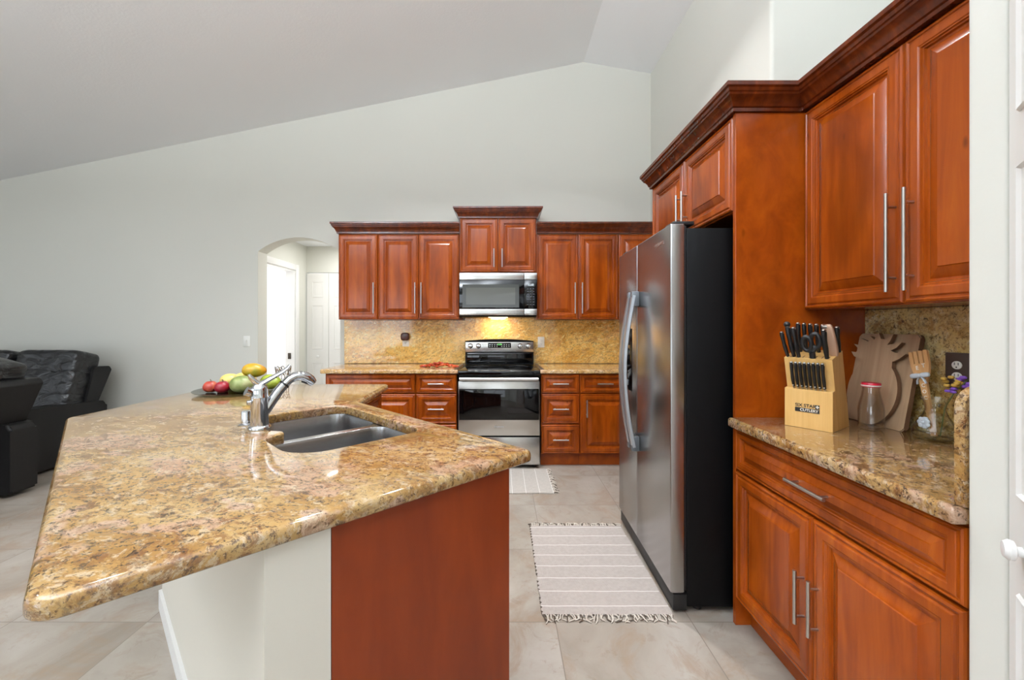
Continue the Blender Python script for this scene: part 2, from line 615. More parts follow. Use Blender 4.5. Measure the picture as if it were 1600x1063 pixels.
def slab(mb, outer, z0, z1, rt=0.012, rb=0.006, holes=(), hr=0.004):
    """a stone slab with rounded edges; outer is counter-clockwise, holes too"""
    bm = mb.bm
    top_e, bot_e = [], []
    for loop, a, b in [(list(outer), rt, rb)] + [(list(reversed(h)), hr, hr * 0.6) for h in holes]:
        prof = []
        for k in range(4):
            t = math.pi / 2 * k / 3
            prof.append((b * (1 - math.sin(t)), z0 + b * (1 - math.cos(t))))
        for k in range(6):
            t = math.pi / 2 * k / 5
            prof.append((a * (1 - math.cos(t)), z1 - a * (1 - math.sin(t))))
        rv = mb.loops([[(x, y, z) for x, y in inset(loop, d)] for d, z in prof], True, False, False)
        for lst, r in ((bot_e, rv[0]), (top_e, rv[-1])):
            for i in range(len(r)):
                lst.append(bm.edges.get((r[i], r[(i + 1) % len(r)])))
    bmesh.ops.triangle_fill(bm, use_beauty=True, use_dissolve=False, edges=top_e)
    bmesh.ops.triangle_fill(bm, use_beauty=True, use_dissolve=False, edges=bot_e)
    return mb


RAISED = [(0, 0.0), (0, 0.011), (0.003, 0.0165), (0.009, 0.0192), (0.012, 0.0180), (0.0145, 0.0148), (0.018, 0.0150), (0.021, 0.0192), (0.024, 0.0204), (0.046, 0.0204), (0.050, 0.0180), (0.0535, 0.0182), (0.056, 0.0130), (0.060, 0.0120), (0.063, 0.0050), (0.071, 0.0050), (0.075, 0.0080), (0.104, 0.0172), (0.1065, 0.0202)]


def panel_mb(w, h, scale=1.0, prof=RAISED):
    """a mitred frame with a raised centre; front faces -Y, back at y = 0"""
    mb = MB()
    rings = []
    for d, z in prof:
        d *= scale
        rings.append([(d, -z, d), (w - d, -z, d), (w - d, -z, h - d), (d, -z, h - d)])
    mb.loops(rings)
    return mb


def bar_handle(L, r=0.006, off=0.032, post=0.36):
    mb = MB()
    mb.cyl((0, -off, -L / 2), (0, -off, L / 2), r, 12)
    for s in (-1, 1):
        mb.cyl((0, 0.001, s * L * post), (0, -off, s * L * post), r * 0.7, 10)
    return mb


def add_front(root, kind, x0, x1, z0, z1, handle=None, y=0.0, mat=None):
    w, h = x1 - x0, z1 - z0
    s = min(1.0, min(w, h) / 2 / 0.125)
    o = panel_mb(w, h, s).build(kind, mat or M['wood'], root, 20, (x0, y, z0))
    if handle:
        t, a, b, L = handle
        mb = bar_handle(L)
        if t == 'h':
            mb.xf(Matrix.Rotation(math.pi / 2, 4, 'Y'))
        mb.build('handle', M['nickel'], o, 38, (a - x0, -0.0195, b - z0))
    return o


def cabinet(name, label, cat, loc, rz, w, depth, z0, z1, fronts, kick=0, group=None):
    root = thing(name, label, cat, loc, rz, group)
    MB().box(0, w, 0.0215, depth, z0, z1, 0.001, 1).build('carcass', M['wood'], root)
    if kick:
        MB().box(0.0, w, 0.075, depth - 0.02, 0.0, z0 - 0.0005, 0.0).build('toe_kick', M['wood_panel'], root)
    for f in fronts:
        add_front(root, *f, y=0.0205)
    return root


def shift_front(y):
    return y


CROWN = [(-0.021, 0.0), (0.010, 0.0), (0.010, 0.014), (0.016, 0.018), (0.019, 0.030), (0.030, 0.048), (0.042, 0.058), (0.044, 0.066), (0.049, 0.070), (0.052, 0.082), (0.060, 0.088), (0.060, 0.105), (-0.021, 0.105)]


def crown(name, label, path, z, mat, prof=CROWN):
    """moulding swept along an open path; it projects to the right of travel"""
    mb = MB()
    P = [Vector(p) for p in path]
    rings = []
    for i, p in enumerate(P):
        ds = []
        if i > 0: ds.append((p - P[i - 1]).normalized())
        if i < len(P) - 1: ds.append((P[i + 1] - p).normalized())
        ns = [Vector((d.y, -d.x)) for d in ds]
        m = sum(ns, Vector((0, 0)))
        m = m / max(1e-6, m.length)
        k = 1 / max(0.3, m.dot(ns[0]))
        rings.append([(p.x + m.x * o * k, p.y + m.y * o * k, z + h) for o, h in prof])
    mb.loops(rings)
    o = mb.build(name, mat, None, 20)
    return tag(o, label, 'crown moulding')


BACK, RIGHT = 0.0, -math.pi / 2

# ------------------------------------------------------------------ the room
YB = 4.505
RX, RZ = 0.883, 4.188
zl = lambda x: RZ - 0.2028 * (RX - x) if x < RX else RZ - 0.171 * (x - RX)

struct(MB().box(-7.7, 3.3, -4.7, 7.4, -0.06, 0.0).build('floor', M['floor']))
# back wall with the arched opening
ax0, ax1, asp, atop = -2.656, -1.762, 2.13, 2.283
hw = (ax1 - ax0) / 2
acx = (ax0 + ax1) / 2
rise = atop - asp
R = (hw * hw + rise * rise) / (2 * rise)
a0 = math.asin(hw / R)
arch = [(acx + R * math.sin(-a0 + 2 * a0 * k / 20), atop - R + R * math.cos(-a0 + 2 * a0 * k / 20)) for k in range(21)]
poly = [(-7.7, 0), (ax0, 0)] + arch + [(ax1, 0), (1.75, 0), (1.75, zl(1.75) + 0.05), (RX, RZ + 0.05), (-7.7, zl(-7.7) + 0.05)]
struct(MB().prism_y(poly, YB, YB + 0.175).build('wall_back', M['wall'], None, 25))
# sloped ceiling, two planes meeting at a ridge
poly = [(-7.7, zl(-7.7)), (RX, RZ), (3.3, zl(3.3)), (3.3, zl(3.3) + 0.12), (RX, RZ + 0.12), (-7.7, zl(-7.7) + 0.12)]
struct(MB().prism_y(poly, -4.7, YB + 0.17).build('ceiling', M['ceiling'], None, 5))
# right wall: a tall block behind the fridge, a recess over the cabinets nearer by
blk = fillet([(1.613, 2.489), (3.3, 2.489), (3.3, YB), (1.613, YB)], [0.022, 0, 0, 0], 5)
struct(MB().prism(blk, 0, 4.15).build('wall_right', M['wall'], None, 30))
struct(MB().box(1.613, 1.75, 0.905, 2.488, 0, 2.22).build('wall_cabinet', M['wall']))
struct(MB().box(1.75, 3.3, 0.905, 2.488, 2.12, 2.22).build('wall_ledge', M['wall']))
# pantry walls with a door opening next to the camera
stub = fillet([(1.007, 0.826), (1.613, 0.826), (1.613, 0.902), (1.007, 0.902)], [0.008, 0, 0, 0.014], 4)
struct(MB().prism(stub, 0, 2.5).build('wall_pantry', M['wall'], None, 30))
struct(MB().box(1.007, 1.12, 0.0, 0.825, 2.06, 2.5).build('wall_header', M['wall']))
struct(MB().box(1.007, 1.12, -4.6, 0.0, 0, 2.5).build('wall_side', M['wall']))
struct(MB().box(1.007, 3.3, -4.6, 0.904, 2.501, 2.56).build('wall_pantry_top', M['wall']))
struct(MB().box(3.3, 3.4, -4.7, YB, 0, 4.0).build('wall_outer', M['wall']))
# rear wall with a patio door and a window, left wall with a window
RW = MB()
for x0, x1, z0, z1 in ((-7.7, -6.3, 0, 2.5), (-6.3, -2.9, 2.4, 2.5), (-2.9, -1.8, 0, 2.5), (-1.8, 0.6, 0, 0.7), (-1.8, 0.6, 2.4, 2.5), (0.6, 3.3, 0, 2.5)):
    RW.box(x0, x1, -4.7, -4.58, z0, z1)
RW.prism_y([(-7.7, 2.5), (3.3, 2.5), (3.3, zl(3.3)), (RX, RZ), (-7.7, zl(-7.7) + 0.06)], -4.7, -4.58)
struct(RW.build('wall_rear', M['wall']))
LW = MB()
for y0, y1, z0, z1 in ((-4.7, -2.4, 0, 2.6), (-2.4, 1.2, 0, 0.35), (-2.4, 1.2, 2.25, 2.6), (1.2, 4.6, 0, 2.6)):
    LW.box(-7.7, -7.6, y0, y1, z0, z1)
struct(LW.build('wall_left', M['wall']))


def window(name, axis, a0, a1, z0, z1, pos, mull):
    f = MB()
    g = MB()
    def bx(m, p0, p1, q0, q1, d=0.03):
        if axis == 'x': m.box(p0, p1, pos - d, pos + d, q0, q1)
        else: m.box(pos - d, pos + d, p0, p1, q0, q1)
    bx(f, a0, a0 + 0.06, z0, z1); bx(f, a1 - 0.06, a1, z0, z1)
    bx(f, a0 + 0.06, a1 - 0.06, z0, z0 + 0.06); bx(f, a0 + 0.06, a1 - 0.06, z1 - 0.06, z1)
    for k in range(1, mull):
        c = a0 + (a1 - a0) * k / mull
        bx(f, c - 0.03, c + 0.03, z0 + 0.06, z1 - 0.06)
    struct(f.build(name, M['trim']))


window('window_1', 'x', -6.3, -2.9, 0.0, 2.4, -4.64, 3)
window('window_2', 'x', -1.8, 0.6, 0.7, 2.4, -4.64, 2)
window('window_3', 'y', -2.4, 1.2, 0.35, 2.25, -7.65, 3)

# hall behind the arch
y_h = 5.82
struct(MB().box(-1.30, -1.20, YB + 0.176, y_h + 0.1, 0, 2.44).build('wall_hall_right', M['wall']))
hb = MB()
hb.box(-2.75, -1.30, y_h, y_h + 0.1, 2.075, 2.44)
hb.box(-1.50, -1.30, y_h, y_h + 0.1, 0, 2.075)
struct(hb.build('wall_hall_back', M['wall']))
hl = MB()
hl.box(-2.86, -2.75, YB + 0.176, 4.80, 0, 2.44)
hl.box(-2.86, -2.75, 4.80, 5.50, 2.06, 2.44)
hl.box(-2.86, -2.75, 5.50, y_h + 0.1, 0, 2.44)
struct(hl.build('wall_hall_left', M['wall']))
struct(MB().box(-2.86, -1.2, YB + 0.176, y_h + 0.1, 2.44, 2.5).build('wall_hall_top', M['ceiling']))
# white casing round the bedroom doorway in the hall's side wall
tr = MB()
tr.box(-2.75, -2.732, 5.50, 5.58, 0, 2.14, 0.004)
tr.box(-2.75, -2.732, 4.72, 4.80, 0, 2.14, 0.004)
tr.box(-2.75, -2.732, 4.80, 5.50, 2.06, 2.14, 0.004)
tr.box(-2.87, -2.75, 5.484, 5.50, 0, 2.06)
tr.box(-2.87, -2.75, 4.80, 4.816, 0, 2.06)
tr.box(-2.87, -2.75, 4.816, 5.484, 2.044, 2.06)
o = struct(tr.build('trim_1', M['trim']))
pl = MB().box(-2.835, -2.795, 5.476, 5.4835, 0.885, 0.965, 0.003)
pl.build('strike_plate', plain('dark bronze', lin(70, 62, 54), 0.4, 0.6), o)
bd = MB()
bd.box(-5.0, -2.861, 7.2, 7.3, 0, 2.44)
bd.box(-5.0, -2.861, 4.69, 4.75, 0, 2.44)
bd.box(-5.1, -5.0, 4.69, 7.3, 0, 2.44)
bd.box(-5.0, -2.861, 4.69, 7.3, 2.44, 2.5)
struct(bd.build('wall_bedroom', M['curtain']))

# closet door at the end of the hall, made of folding leaves
SIX = [(0, 0), (0, 0.03), (0.002, 0.032)]


def leaf_door(w, h, rects):
    mb = MB()
    mb.box(0, w, 0, 0.033, 0, h, 0.002, 1)
    for x0, x1, z0, z1 in rects:
        rings = []
        for d, y in ((0, -0.0005), (0.004, -0.006), (0.012, 0.004), (0.02, 0.004), (0.045, -0.004), (0.048, -0.004)):
            rings.append([(x0 + d, y, z0 + d), (x1 - d, y, z0 + d), (x1 - d, y, z1 - d), (x0 + d, y, z1 - d)])
        mb.loops(rings, True, False, True)
    return mb


d2 = struct(thing('door_2', None, None, (-2.735, y_h - 0.02, 0.012)))
for k in range(4):
    lf = leaf_door(0.302, 2.045, [(0.075, 0.228, 1.71, 1.93), (0.075, 0.228, 0.99, 1.60), (0.075, 0.228, 0.18, 0.80)]).build('leaf', M['halldoor'], d2, 38, (0.306 * k, 0, 0))
    if k in (0, 3):
        MB().lathe([(0.0, 0.0), (0.008, 0.001), (0.008, 0.016), (0.018, 0.022), (0.02, 0.032), (0.014, 0.042), (0.002, 0.044)], seg=16).xf(Matrix.Rotation(math.pi / 2, 4, 'X')).build('knob', M['trim'], lf, 38, (0.17, -0.006, 0.885))

# pantry door leaf standing ajar beside the camera
ang = math.atan2(-0.785, -0.62)
d1 = struct(thing('door_1', None, None, (1.004, 0.822, 0.012), ang))
lf = leaf_door(0.36, 2.03, [(0.060, 0.290, 1.70, 1.93), (0.060, 0.290, 0.98, 1.60), (0.060, 0.290, 0.18, 0.80)]).build('leaf', M['halldoor'], d1)
MB().lathe([(0.0, 0.0), (0.009, 0.001), (0.009, 0.008), (0.017, 0.011), (0.019, 0.018), (0.014, 0.025), (0.002, 0.027)], seg=20).xf(Matrix.Rotation(math.pi / 2, 4, 'X')).build('knob', M['trim'], lf, 38, (0.083, -0.001, 0.885))

# baseboards
struct(MB().box(-7.6, ax0, YB - 0.014, YB, 0, 0.09, 0.003).build('baseboard_back', M['trim']))

# recessed ceiling lamps; all but the island and range ones added for brightness
CANS = [(-3.6, 1.0, 'round white ceiling light added for brightness above the black sofas'), (-3.6, -1.6, 'round white ceiling light added for brightness nearest the patio door'), (-0.9, -1.4, 'round white ceiling light added for brightness behind the camera, toward the rear window'),
        (-1.25, 1.2, 'round white ceiling light over the island corner'), (0.35, 1.3, 'round white ceiling light added for brightness over the aisle by the near cabinets'), (-0.83, 2.75, 'round white ceiling light just in front of the range'), (0.40, 2.6, 'round white ceiling light added for brightness over the refrigerator aisle')]
for x, y, lb in CANS:
    z = zl(x)
    pw = 31 if y > 2 else (6 if x > -2 else 22)
    t = thing('ceiling_light', lb, 'ceiling light', (x, y, z - 0.001), 0, 'recessed ceiling lights')
    t.rotation_euler = (0, -math.atan(0.2028), 0)
    MB().lathe([(0.068, 0.0), (0.07, -0.008), (0.092, -0.008), (0.095, 0.0)], seg=28).build('trim_ring', M['trim'], t)
    MB().lathe([(0.066, -0.001), (0.066, -0.004), (0.03, -0.006)], seg=28).build('lens', M['can_lamp'], t)
    d = bpy.data.lights.new('can_light', 'AREA')
    d.shape = 'DISK'; d.size = 0.13; d.spread = math.radians(115); d.energy = pw; d.color = (0.97, 0.985, 1.0)
    lo = bpy.data.objects.new('can_light', d); COL.objects.link(lo)
    lo.location = (x, y, z - 0.03)
# two unseen uplights, shaped as bowl pendants, added to brighten the ceiling
for x, y, lb in ((-2.6, -0.6, 'added unseen bowl uplight nearer the black sofas, brightening the ceiling'), (-0.4, -1.1, 'added unseen bowl uplight behind the camera on the pantry side')):
    z = 2.75
    t = thing('added_bowl_uplight', lb, 'added uplight', (x, y, z), 0, 'added bowl uplights')
    MB().cyl((0, 0, 0.02), (0, 0, zl(x) - z), 0.008, 10).build('rod', M['nickel'], t)
    MB().lathe([(0.0, -0.10), (0.10, -0.085), (0.18, -0.04), (0.22, 0.02), (0.215, 0.02), (0.175, -0.034), (0.10, -0.075), (0.0, -0.09)], seg=36, caps=False).build('bowl_shade', M['white_plastic'], t, 60)
    d = bpy.data.lights.new('added_bowl_light', 'AREA')
    d.shape = 'DISK'; d.size = 0.36; d.energy = 290; d.color = (0.88, 0.94, 1.0)
    lo = bpy.data.objects.new('added_bowl_light', d); COL.objects.link(lo)
    lo.location = (x, y, z + 0.03)
    lo.rotation_euler = (math.pi, 0, 0)

t = thing('ceiling_light', 'round white ceiling light added unseen to brighten the hall behind the archway', 'ceiling light', (-2.05, 5.25, 2.439), 0)  # lamp added out of view above the arch to brighten the hall
MB().lathe([(0.12, 0.0), (0.12, -0.012), (0.10, -0.02), (0.0, -0.022)], seg=28).build('lens', M['added_hall_lamp'], t)
d = bpy.data.lights.new('added_hall_light', 'AREA')
d.shape = 'DISK'; d.size = 0.24; d.energy = 11; d.color = (1, 0.98, 0.95)
lo = bpy.data.objects.new('added_hall_light', d); COL.objects.link(lo)
lo.location = (-2.05, 5.25, 2.41)

# ------------------------------------------------------------------ back run of cabinets
FY = 3.865
cabinet('base_cabinet', 'wide cherry base cabinet under the end of the back counter beside the archway', 'cabinet', (-1.657, FY, 0), BACK, 0.845, 0.62, 0.12, 0.874,
        [('drawer', 0.006, 0.841, 0.694, 0.868), ('door', 0.006, 0.420, 0.128, 0.682, None), ('door', 0.426, 0.841, 0.128, 0.682, None)], 1)
for o in [c for c in bpy.data.objects if c.name == 'drawer']:
    pass
cabinet('base_cabinet', 'narrow cherry cabinet of three drawers between archway and range', 'cabinet', (-0.809, FY, 0), BACK, 0.384, 0.62, 0.12, 0.874,
        [('drawer', 0.005, 0.379, z0, z1, ('h', 0.192, (z0 + z1) / 2, 0.145)) for z0, z1 in ((0.694, 0.868), (0.41, 0.682), (0.128, 0.395))], 1)
cabinet('base_cabinet', 'narrow cherry cabinet of three drawers between range and refrigerator', 'cabinet', (0.362, FY, 0), BACK, 0.36, 0.62, 0.12, 0.874,
        [('drawer', 0.004, 0.356, z0, z1, ('h', 0.18, (z0 + z1) / 2, 0.145)) for z0, z1 in ((0.694, 0.868), (0.41, 0.682), (0.128, 0.395))], 1)
cabinet('base_cabinet', 'cherry base cabinet with one drawer over a door, partly hidden by the refrigerator', 'cabinet', (0.724, FY, 0), BACK, 0.46, 0.62, 0.12, 0.874,
        [('drawer', 0.004, 0.456, 0.694, 0.868, ('h', 0.23, 0.781, 0.145)), ('door', 0.004, 0.456, 0.128, 0.682, ('v', 0.06, 0.55, 0.16))], 1)

UY = 4.18
UZ0, UZ1 = 1.384, 2.2515


def upper(label, x0, w, doors, z0=UZ0, z1=UZ1, y=UY):
    return cabinet('wall_cabinet', label, 'cabinet', (x0, y, 0), BACK, w, YB - y - 0.002, z0, z1, doors)


upper('single-door cherry wall cabinet next to the archway', -1.658, 0.399, [('door', 0.004, 0.395, 1.388, 2.245, ('v', 0.365, 1.60, 0.31))])
upper('double-door cherry wall cabinet on the archway side of the microwave', -1.257, 0.824, [('door', 0.003, 0.408, 1.388, 2.245, ('v', 0.380, 1.60, 0.31)), ('door', 0.414, 0.820, 1.388, 2.245, ('v', 0.442, 1.60, 0.31))])
upper('raised short cherry wall cabinet directly above the microwave', -0.430, 0.772, [('door', 0.008, 0.383, 1.862, 2.405, ('v', 0.345, 2.0, 0.185)), ('door', 0.389, 0.764, 1.862, 2.405, ('v', 0.427, 2.0, 0.185))], 1.855, 2.4015, 4.165)
upper('double-door cherry wall cabinet on the refrigerator side of the microwave', 0.344, 0.824, [('door', 0.010, 0.418, 1.388, 2.245, ('v', 0.385, 1.60, 0.31)), ('door', 0.424, 0.820, 1.388, 2.245, ('v', 0.457, 1.60, 0.31))])
upper('single-door cherry corner wall cabinet rising behind the refrigerator', 1.170, 0.44, [('door', 0.004, 0.435, 1.388, 2.245, ('v', 0.04, 1.60, 0.31))])
crown('crown_moulding', 'dark crown moulding along the cabinets beside the archway', [(-1.6585, YB - 0.002), (-1.6585, UY), (-0.432, UY)], 2.252, M['wood_dark'])
crown('crown_moulding', 'short dark crown moulding on the raised cabinet over the microwave', [(-0.4305, YB - 0.002), (-0.4305, 4.165), (0.3425, 4.165), (0.3425, YB - 0.002)], 2.402, M['wood_dark'])
crown('crown_moulding', 'dark crown moulding between raised cabinet and refrigerator corner', [(0.345, UY), (1.611, UY)], 2.252, M['wood_dark'])

# counters and splashes of the back run
o = slab(MB(), fillet([(-1.70, 3.842), (-0.414, 3.842), (-0.414, 4.484), (-1.70, 4.484)], [0.03, 0.004, 0, 0]), 0.876, 0.915, 0.012, 0.006).build('countertop', M['granite'], None, 50)
tag(o, 'granite countertop running from the range to the archway', 'countertop')
o = slab(MB(), fillet([(0.352, 3.842), (1.608, 3.842), (1.608, 4.484), (0.352, 4.484)], [0.004, 0, 0, 0]), 0.876, 0.915, 0.012, 0.006).build('countertop', M['granite'], None, 50)
tag(o, 'granite countertop between the range and the refrigerator corner', 'countertop')
for x0, x1, z0, z1, lb in ((-1.71, -0.406, 0.9155, 1.382, 'tall granite backsplash between archway and range'), (-0.405, 0.351, 0.60, 1.41, 'granite backsplash lit by the lamp behind the range'), (0.352, 1.608, 0.9155, 1.382, 'granite backsplash between range and refrigerator corner')):
    tag(MB().box(x0, x1, 4.4852, YB - 0.0005, z0, z1, 0.001, 1).build('backsplash', M['granite_splash']), lb, 'backsplash')


def outlet(name, label, loc, rz, plate, mat, group=None, toggles=False, w=0.072, h=0.116):
    t = thing(name, label, 'light switch' if toggles else 'outlet', loc, rz)
    MB().box(-w / 2, w / 2, -0.006, 0.0, -h / 2, h / 2, 0.003).build('plate', plate, t)
    if toggles:
        MB().box(-0.006, 0.006, -0.016, -0.005, -0.008, 0.014, 0.002).build('toggle', mat, t)
    else:
        for s in (-1, 1):
            f = MB().lathe([(0.0165, 0.0), (0.0165, 0.003), (0.015, 0.004)], seg=20, sy=0.86).xf(Matrix.Rotation(math.pi / 2, 4, 'X')).build('socket', mat, t, 38, (0, -0.005, s * 0.0195))
            sl = MB()
            for q in (-1, 1):
                sl.box(q * 0.006 - 0.001, q * 0.006 + 0.001, -0.0046, -0.0038, 0.0, 0.009)
            sl.cyl((0, -0.0046, -0.007), (0, -0.0038, -0.007), 0.0025, 8)
            sl.build('slot', M['ink'], f)
    return t


outlet('wall_outlet', 'white outlet on the backsplash to the refrigerator side of the range', (0.418, 4.485, 1.145), BACK, M['white_plastic'], M['white_plastic'])
outlet('wall_outlet', 'white outlet under the brown plug-in on the backsplash', (-1.045, 4.485, 1.155), BACK, M['white_plastic'], M['white_plastic'])
t = thing('air_freshener', 'dark brown round plug-in sitting in the outlet on the backsplash', 'air freshener', (-1.045, 4.474, 1.205), 0)
MB().sup((0, -0.022, 0), (0.046, 0.022, 0.043), 0.6).build('body', M['brown_plug'], t)
MB().cyl((0, -0.045, 0.01), (0, -0.04, 0.01), 0.012, 16).build('vent_cap', M['brown_plate'], t)
outlet('light_switch', 'white toggle light switch on the wall beside the archway', (-2.774, YB - 0.0005, 1.155), BACK, M['white_plastic'], M['white_plastic'], toggles=True)

# red dried chilies in a heap on the back counter
mb = MB()
rr = random.Random(3)
for k in range(80):
    x, y = rr.gauss(0, 0.085), rr.gauss(0, 0.035)
    z = 0.008 + 0.034 * max(0, 1 - abs(x) / 0.16) * rr.random()
    a = rr.uniform(0, math.pi)
    L = rr.uniform(0.016, 0.03)
    d = Vector((math.cos(a), math.sin(a), rr.uniform(-0.1, 0.15))) * L
    p = Vector((x, y, z))
    mb.tube([p - d, p - d * 0.4 + Vector((0, 0, 0.003)), p + d * 0.4, p + d], [0.004, 0.0085, 0.008, 0.002], 8)
o = mb.build('dried_chilies', M['chili'], None, 60, (-0.63, 4.10, 0.916))
tag(o, 'heap of dried red chilies on the counter close to the range', 'dried chilies', None, 'stuff')
o = MB().tube([(-0.79, 4.09, 0.925), (-0.765, 4.09, 0.924), (-0.745, 4.093, 0.922)], [0.006, 0.010, 0.006], 8).build('chili_stalk', M['black_matte'])
tag(o, 'dark stalk lying at the archway end of the red chili heap', 'stalk')

# ------------------------------------------------------------------ range
RX0, RW_ = -0.411, 0.760
rg = thing('electric_range', 'stainless steel electric range with black glass oven door and cooktop', 'range', (RX0, 3.835, 0))
w = RW_
MB().box(0.006, w - 0.006, 0.03, 0.63, 0.03, 0.862, 0.003).build('body', M['black'], rg)
MB().box(0.004, w - 0.004, -0.004, 0.026, 0.035, 0.290, 0.004).build('storage_drawer', M['steel'], rg)
od = MB().box(0.003, w - 0.003, 0.0, 0.028, 0.303, 0.806, 0.004).build('oven_door', M['steel'], rg)
MB().box(0.010, w - 0.010, -0.005, 0.002, 0.449, 0.737, 0.002).build('oven_window', M['black_glass'], od)
hd = MB()
hd.tube([(0.02, -0.05, 0.832), (w * 0.5, -0.058, 0.832), (w - 0.02, -0.05, 0.832)], 0.0175, 16)
for x in (0.03, w - 0.03):
    hd.box(x - 0.014, x + 0.014, -0.05, 0.012, 0.818, 0.838, 0.003)
hd.build('handle', M['steel_h'], od)
text('logo', 'FRIGIDAIRE', 0.017, M['handle_grey'], od, Matrix.Translation((w / 2, -0.0008, 0.385)) @ FRONT)
ct = MB().box(0.0, w, -0.012, 0.575, 0.862, 0.905, 0.008, 3).build('cooktop', M['black_glass'], rg)
for x, y, r in ((0.19, 0.15, 0.105), (0.57, 0.15, 0.085), (0.19, 0.43, 0.085), (0.57, 0.43, 0.105)):
    MB().lathe([(r - 0.002, 0), (r - 0.002, 0.0006), (r, 0.0006), (r, 0)], seg=40, caps=False).build('burner_ring', plain('burner mark', lin(70, 70, 72), 0.2), ct, 38, (x, y, 0.905))
gp = [(0.016, 0.906), (w - 0.016, 0.906), (w - 0.016, 1.160)] + [(w - 0.016 - (w - 0.032) * k / 12, 1.160 + 0.020 * (1 - (2 * k / 12 - 1) ** 2)) for k in range(1, 12)] + [(0.016, 1.160)]
bg_ = MB().prism_y(gp, 0.585, 0.645).build('backguard', M['black'], rg, 30)
MB().box(0.018, w - 0.018, 0.568, 0.586, 1.043, 1.148, 0.004).build('control_panel', M['steel_h'], rg)
MB().box(0.03, w - 0.03, 0.574, 0.587, 0.925, 1.035, 0.01).build('black_glass_strip', M['black_glass'], rg)
dp = MB().box(0.258, 0.502, 0.564, 0.569, 1.087, 1.142, 0.002).build('display', M['black_glass'], rg)
text('clock_digits', '12:00', 0.022, M['green_led'], dp, Matrix.Translation((0.38, 0.5632, 1.124)) @ FRONT, 0.0004)
bt = MB()
for k in range(9):
    if abs(k - 4) > 0.5:
        for z in (1.102, 1.120):
            bt.box(0.272 + k * 0.0255, 0.282 + k * 0.0255, 0.5632, 0.5645, z - 0.002, z + 0.002)
bt.build('button_print', M['pale_led'], dp)
for kx in (0.071, 0.156, 0.600, 0.686):
    kn = MB().lathe([(0.027, 0.0), (0.027, 0.004), (0.021, 0.008), (0.020, 0.024), (0.017, 0.028), (0.0, 0.0285)], seg=24).xf(Matrix.Rotation(math.pi / 2, 4, 'X')).build('knob', M['chrome'], rg, 38, (kx, 0.568, 1.108))
    MB().box(-0.004, 0.004, -0.034, -0.024, -0.019, 0.019, 0.002).build('grip', M['chrome'], kn)
for fx in (0.05, w - 0.05):
    for fy in (0.05, 0.58):
        MB().cyl((fx, fy, 0.0), (fx, fy, 0.032), 0.018, 12).build('foot', M['black_matte'], rg)
for x, lb in ((-0.434, 'thin brown gap cover on the archway side of the cooktop'), (0.371, 'thin brown gap cover on the refrigerator side of the cooktop')):
    s = 1 if x < 0 else -1
    p = [(x - 0.014 * s, 3.85), (x + 0.020 * s, 3.87), (x + 0.022 * s, 4.42), (x + 0.006 * s, 4.42)]
    if s < 0: p = p[::-1]
    tag(MB().prism(p, 0.9155, 0.9205).build('gap_cover', M['brown_plate']), lb, 'gap cover')

# ------------------------------------------------------------------ microwave
mw = thing('microwave', 'stainless and black microwave hung over the range', 'microwave', (-0.425, 4.10, 1.41))
w = 0.768
MB().box(0.003, w - 0.003, 0.026, 0.403, 0.0, 0.432, 0.003).build('body', M['black'], mw)
dr = MB().box(0.0, 0.640, 0.0, 0.025, 0.078, 0.365, 0.002).build('door', M['black_glass'], mw)
wn = MB().loops([[(0.030 + d, -y, 0.092 + d), (0.590 - d, -y, 0.092 + d), (0.590 - d, -y, 0.320 - d), (0.030 + d, -y, 0.320 - d)] for d, y in ((0, -0.001), (0, 0.0015), (0.030, 0.0018))])
wn = MB()
wn.box(0.030, 0.590, -0.0018, 0.001, 0.092, 0.320)
wn.build('window', plain('grey mesh frame', lin(66, 68, 66), 0.12), dr)
MB().box(0.066, 0.552, -0.0026, -0.0017, 0.120, 0.288).build('window_mesh', M['mw_glass'], dr)
for z0, z1, nm in ((0.366, 0.434, 'upper_band'), (0.016, 0.077, 'lower_band')):
    MB().box(0.0, 0.638, -0.004, 0.026, z0, z1, 0.003).build(nm, M['steel_h'], mw)
    MB().box(0.642, w, -0.004, 0.026, z0, z1, 0.003).build(nm, M['steel_h'], mw)
cp = MB().box(0.642, w, 0.0, 0.025, 0.078, 0.365, 0.002).build('control_panel', M['black_glass'], mw)
text('clock_digits', '12:00', 0.028, M['pale_led'], cp, Matrix.Translation((0.705, -0.0008, 0.315)) @ FRONT, 0.0004)
bt = MB()
for r_ in range(7):
    for c_ in range(3):
        bt.box(0.668 + c_ * 0.028, 0.684 + c_ * 0.028, -0.0012, 0.0, 0.275 - r_ * 0.026, 0.279 - r_ * 0.026)
bt.build('button_print', plain('grey key print', lin(96, 98, 108), 0.5), cp)
MB().box(0.28, 0.48, 0.16, 0.26, -0.004, 0.001, 0.001).build('lamp_lens', M['lamp'], mw)
l = bpy.data.lights.new('hood_lamp', 'AREA'); l.shape = 'RECTANGLE'; l.size = 0.16; l.size_y = 0.06; l.energy = 3.4; l.color = (1, 0.72, 0.40)
lo = bpy.data.objects.new('hood_lamp', l); COL.objects.link(lo); lo.location = (-0.045, 4.33, 1.402)
lo.rotation_euler = (math.radians(14), 0, 0)

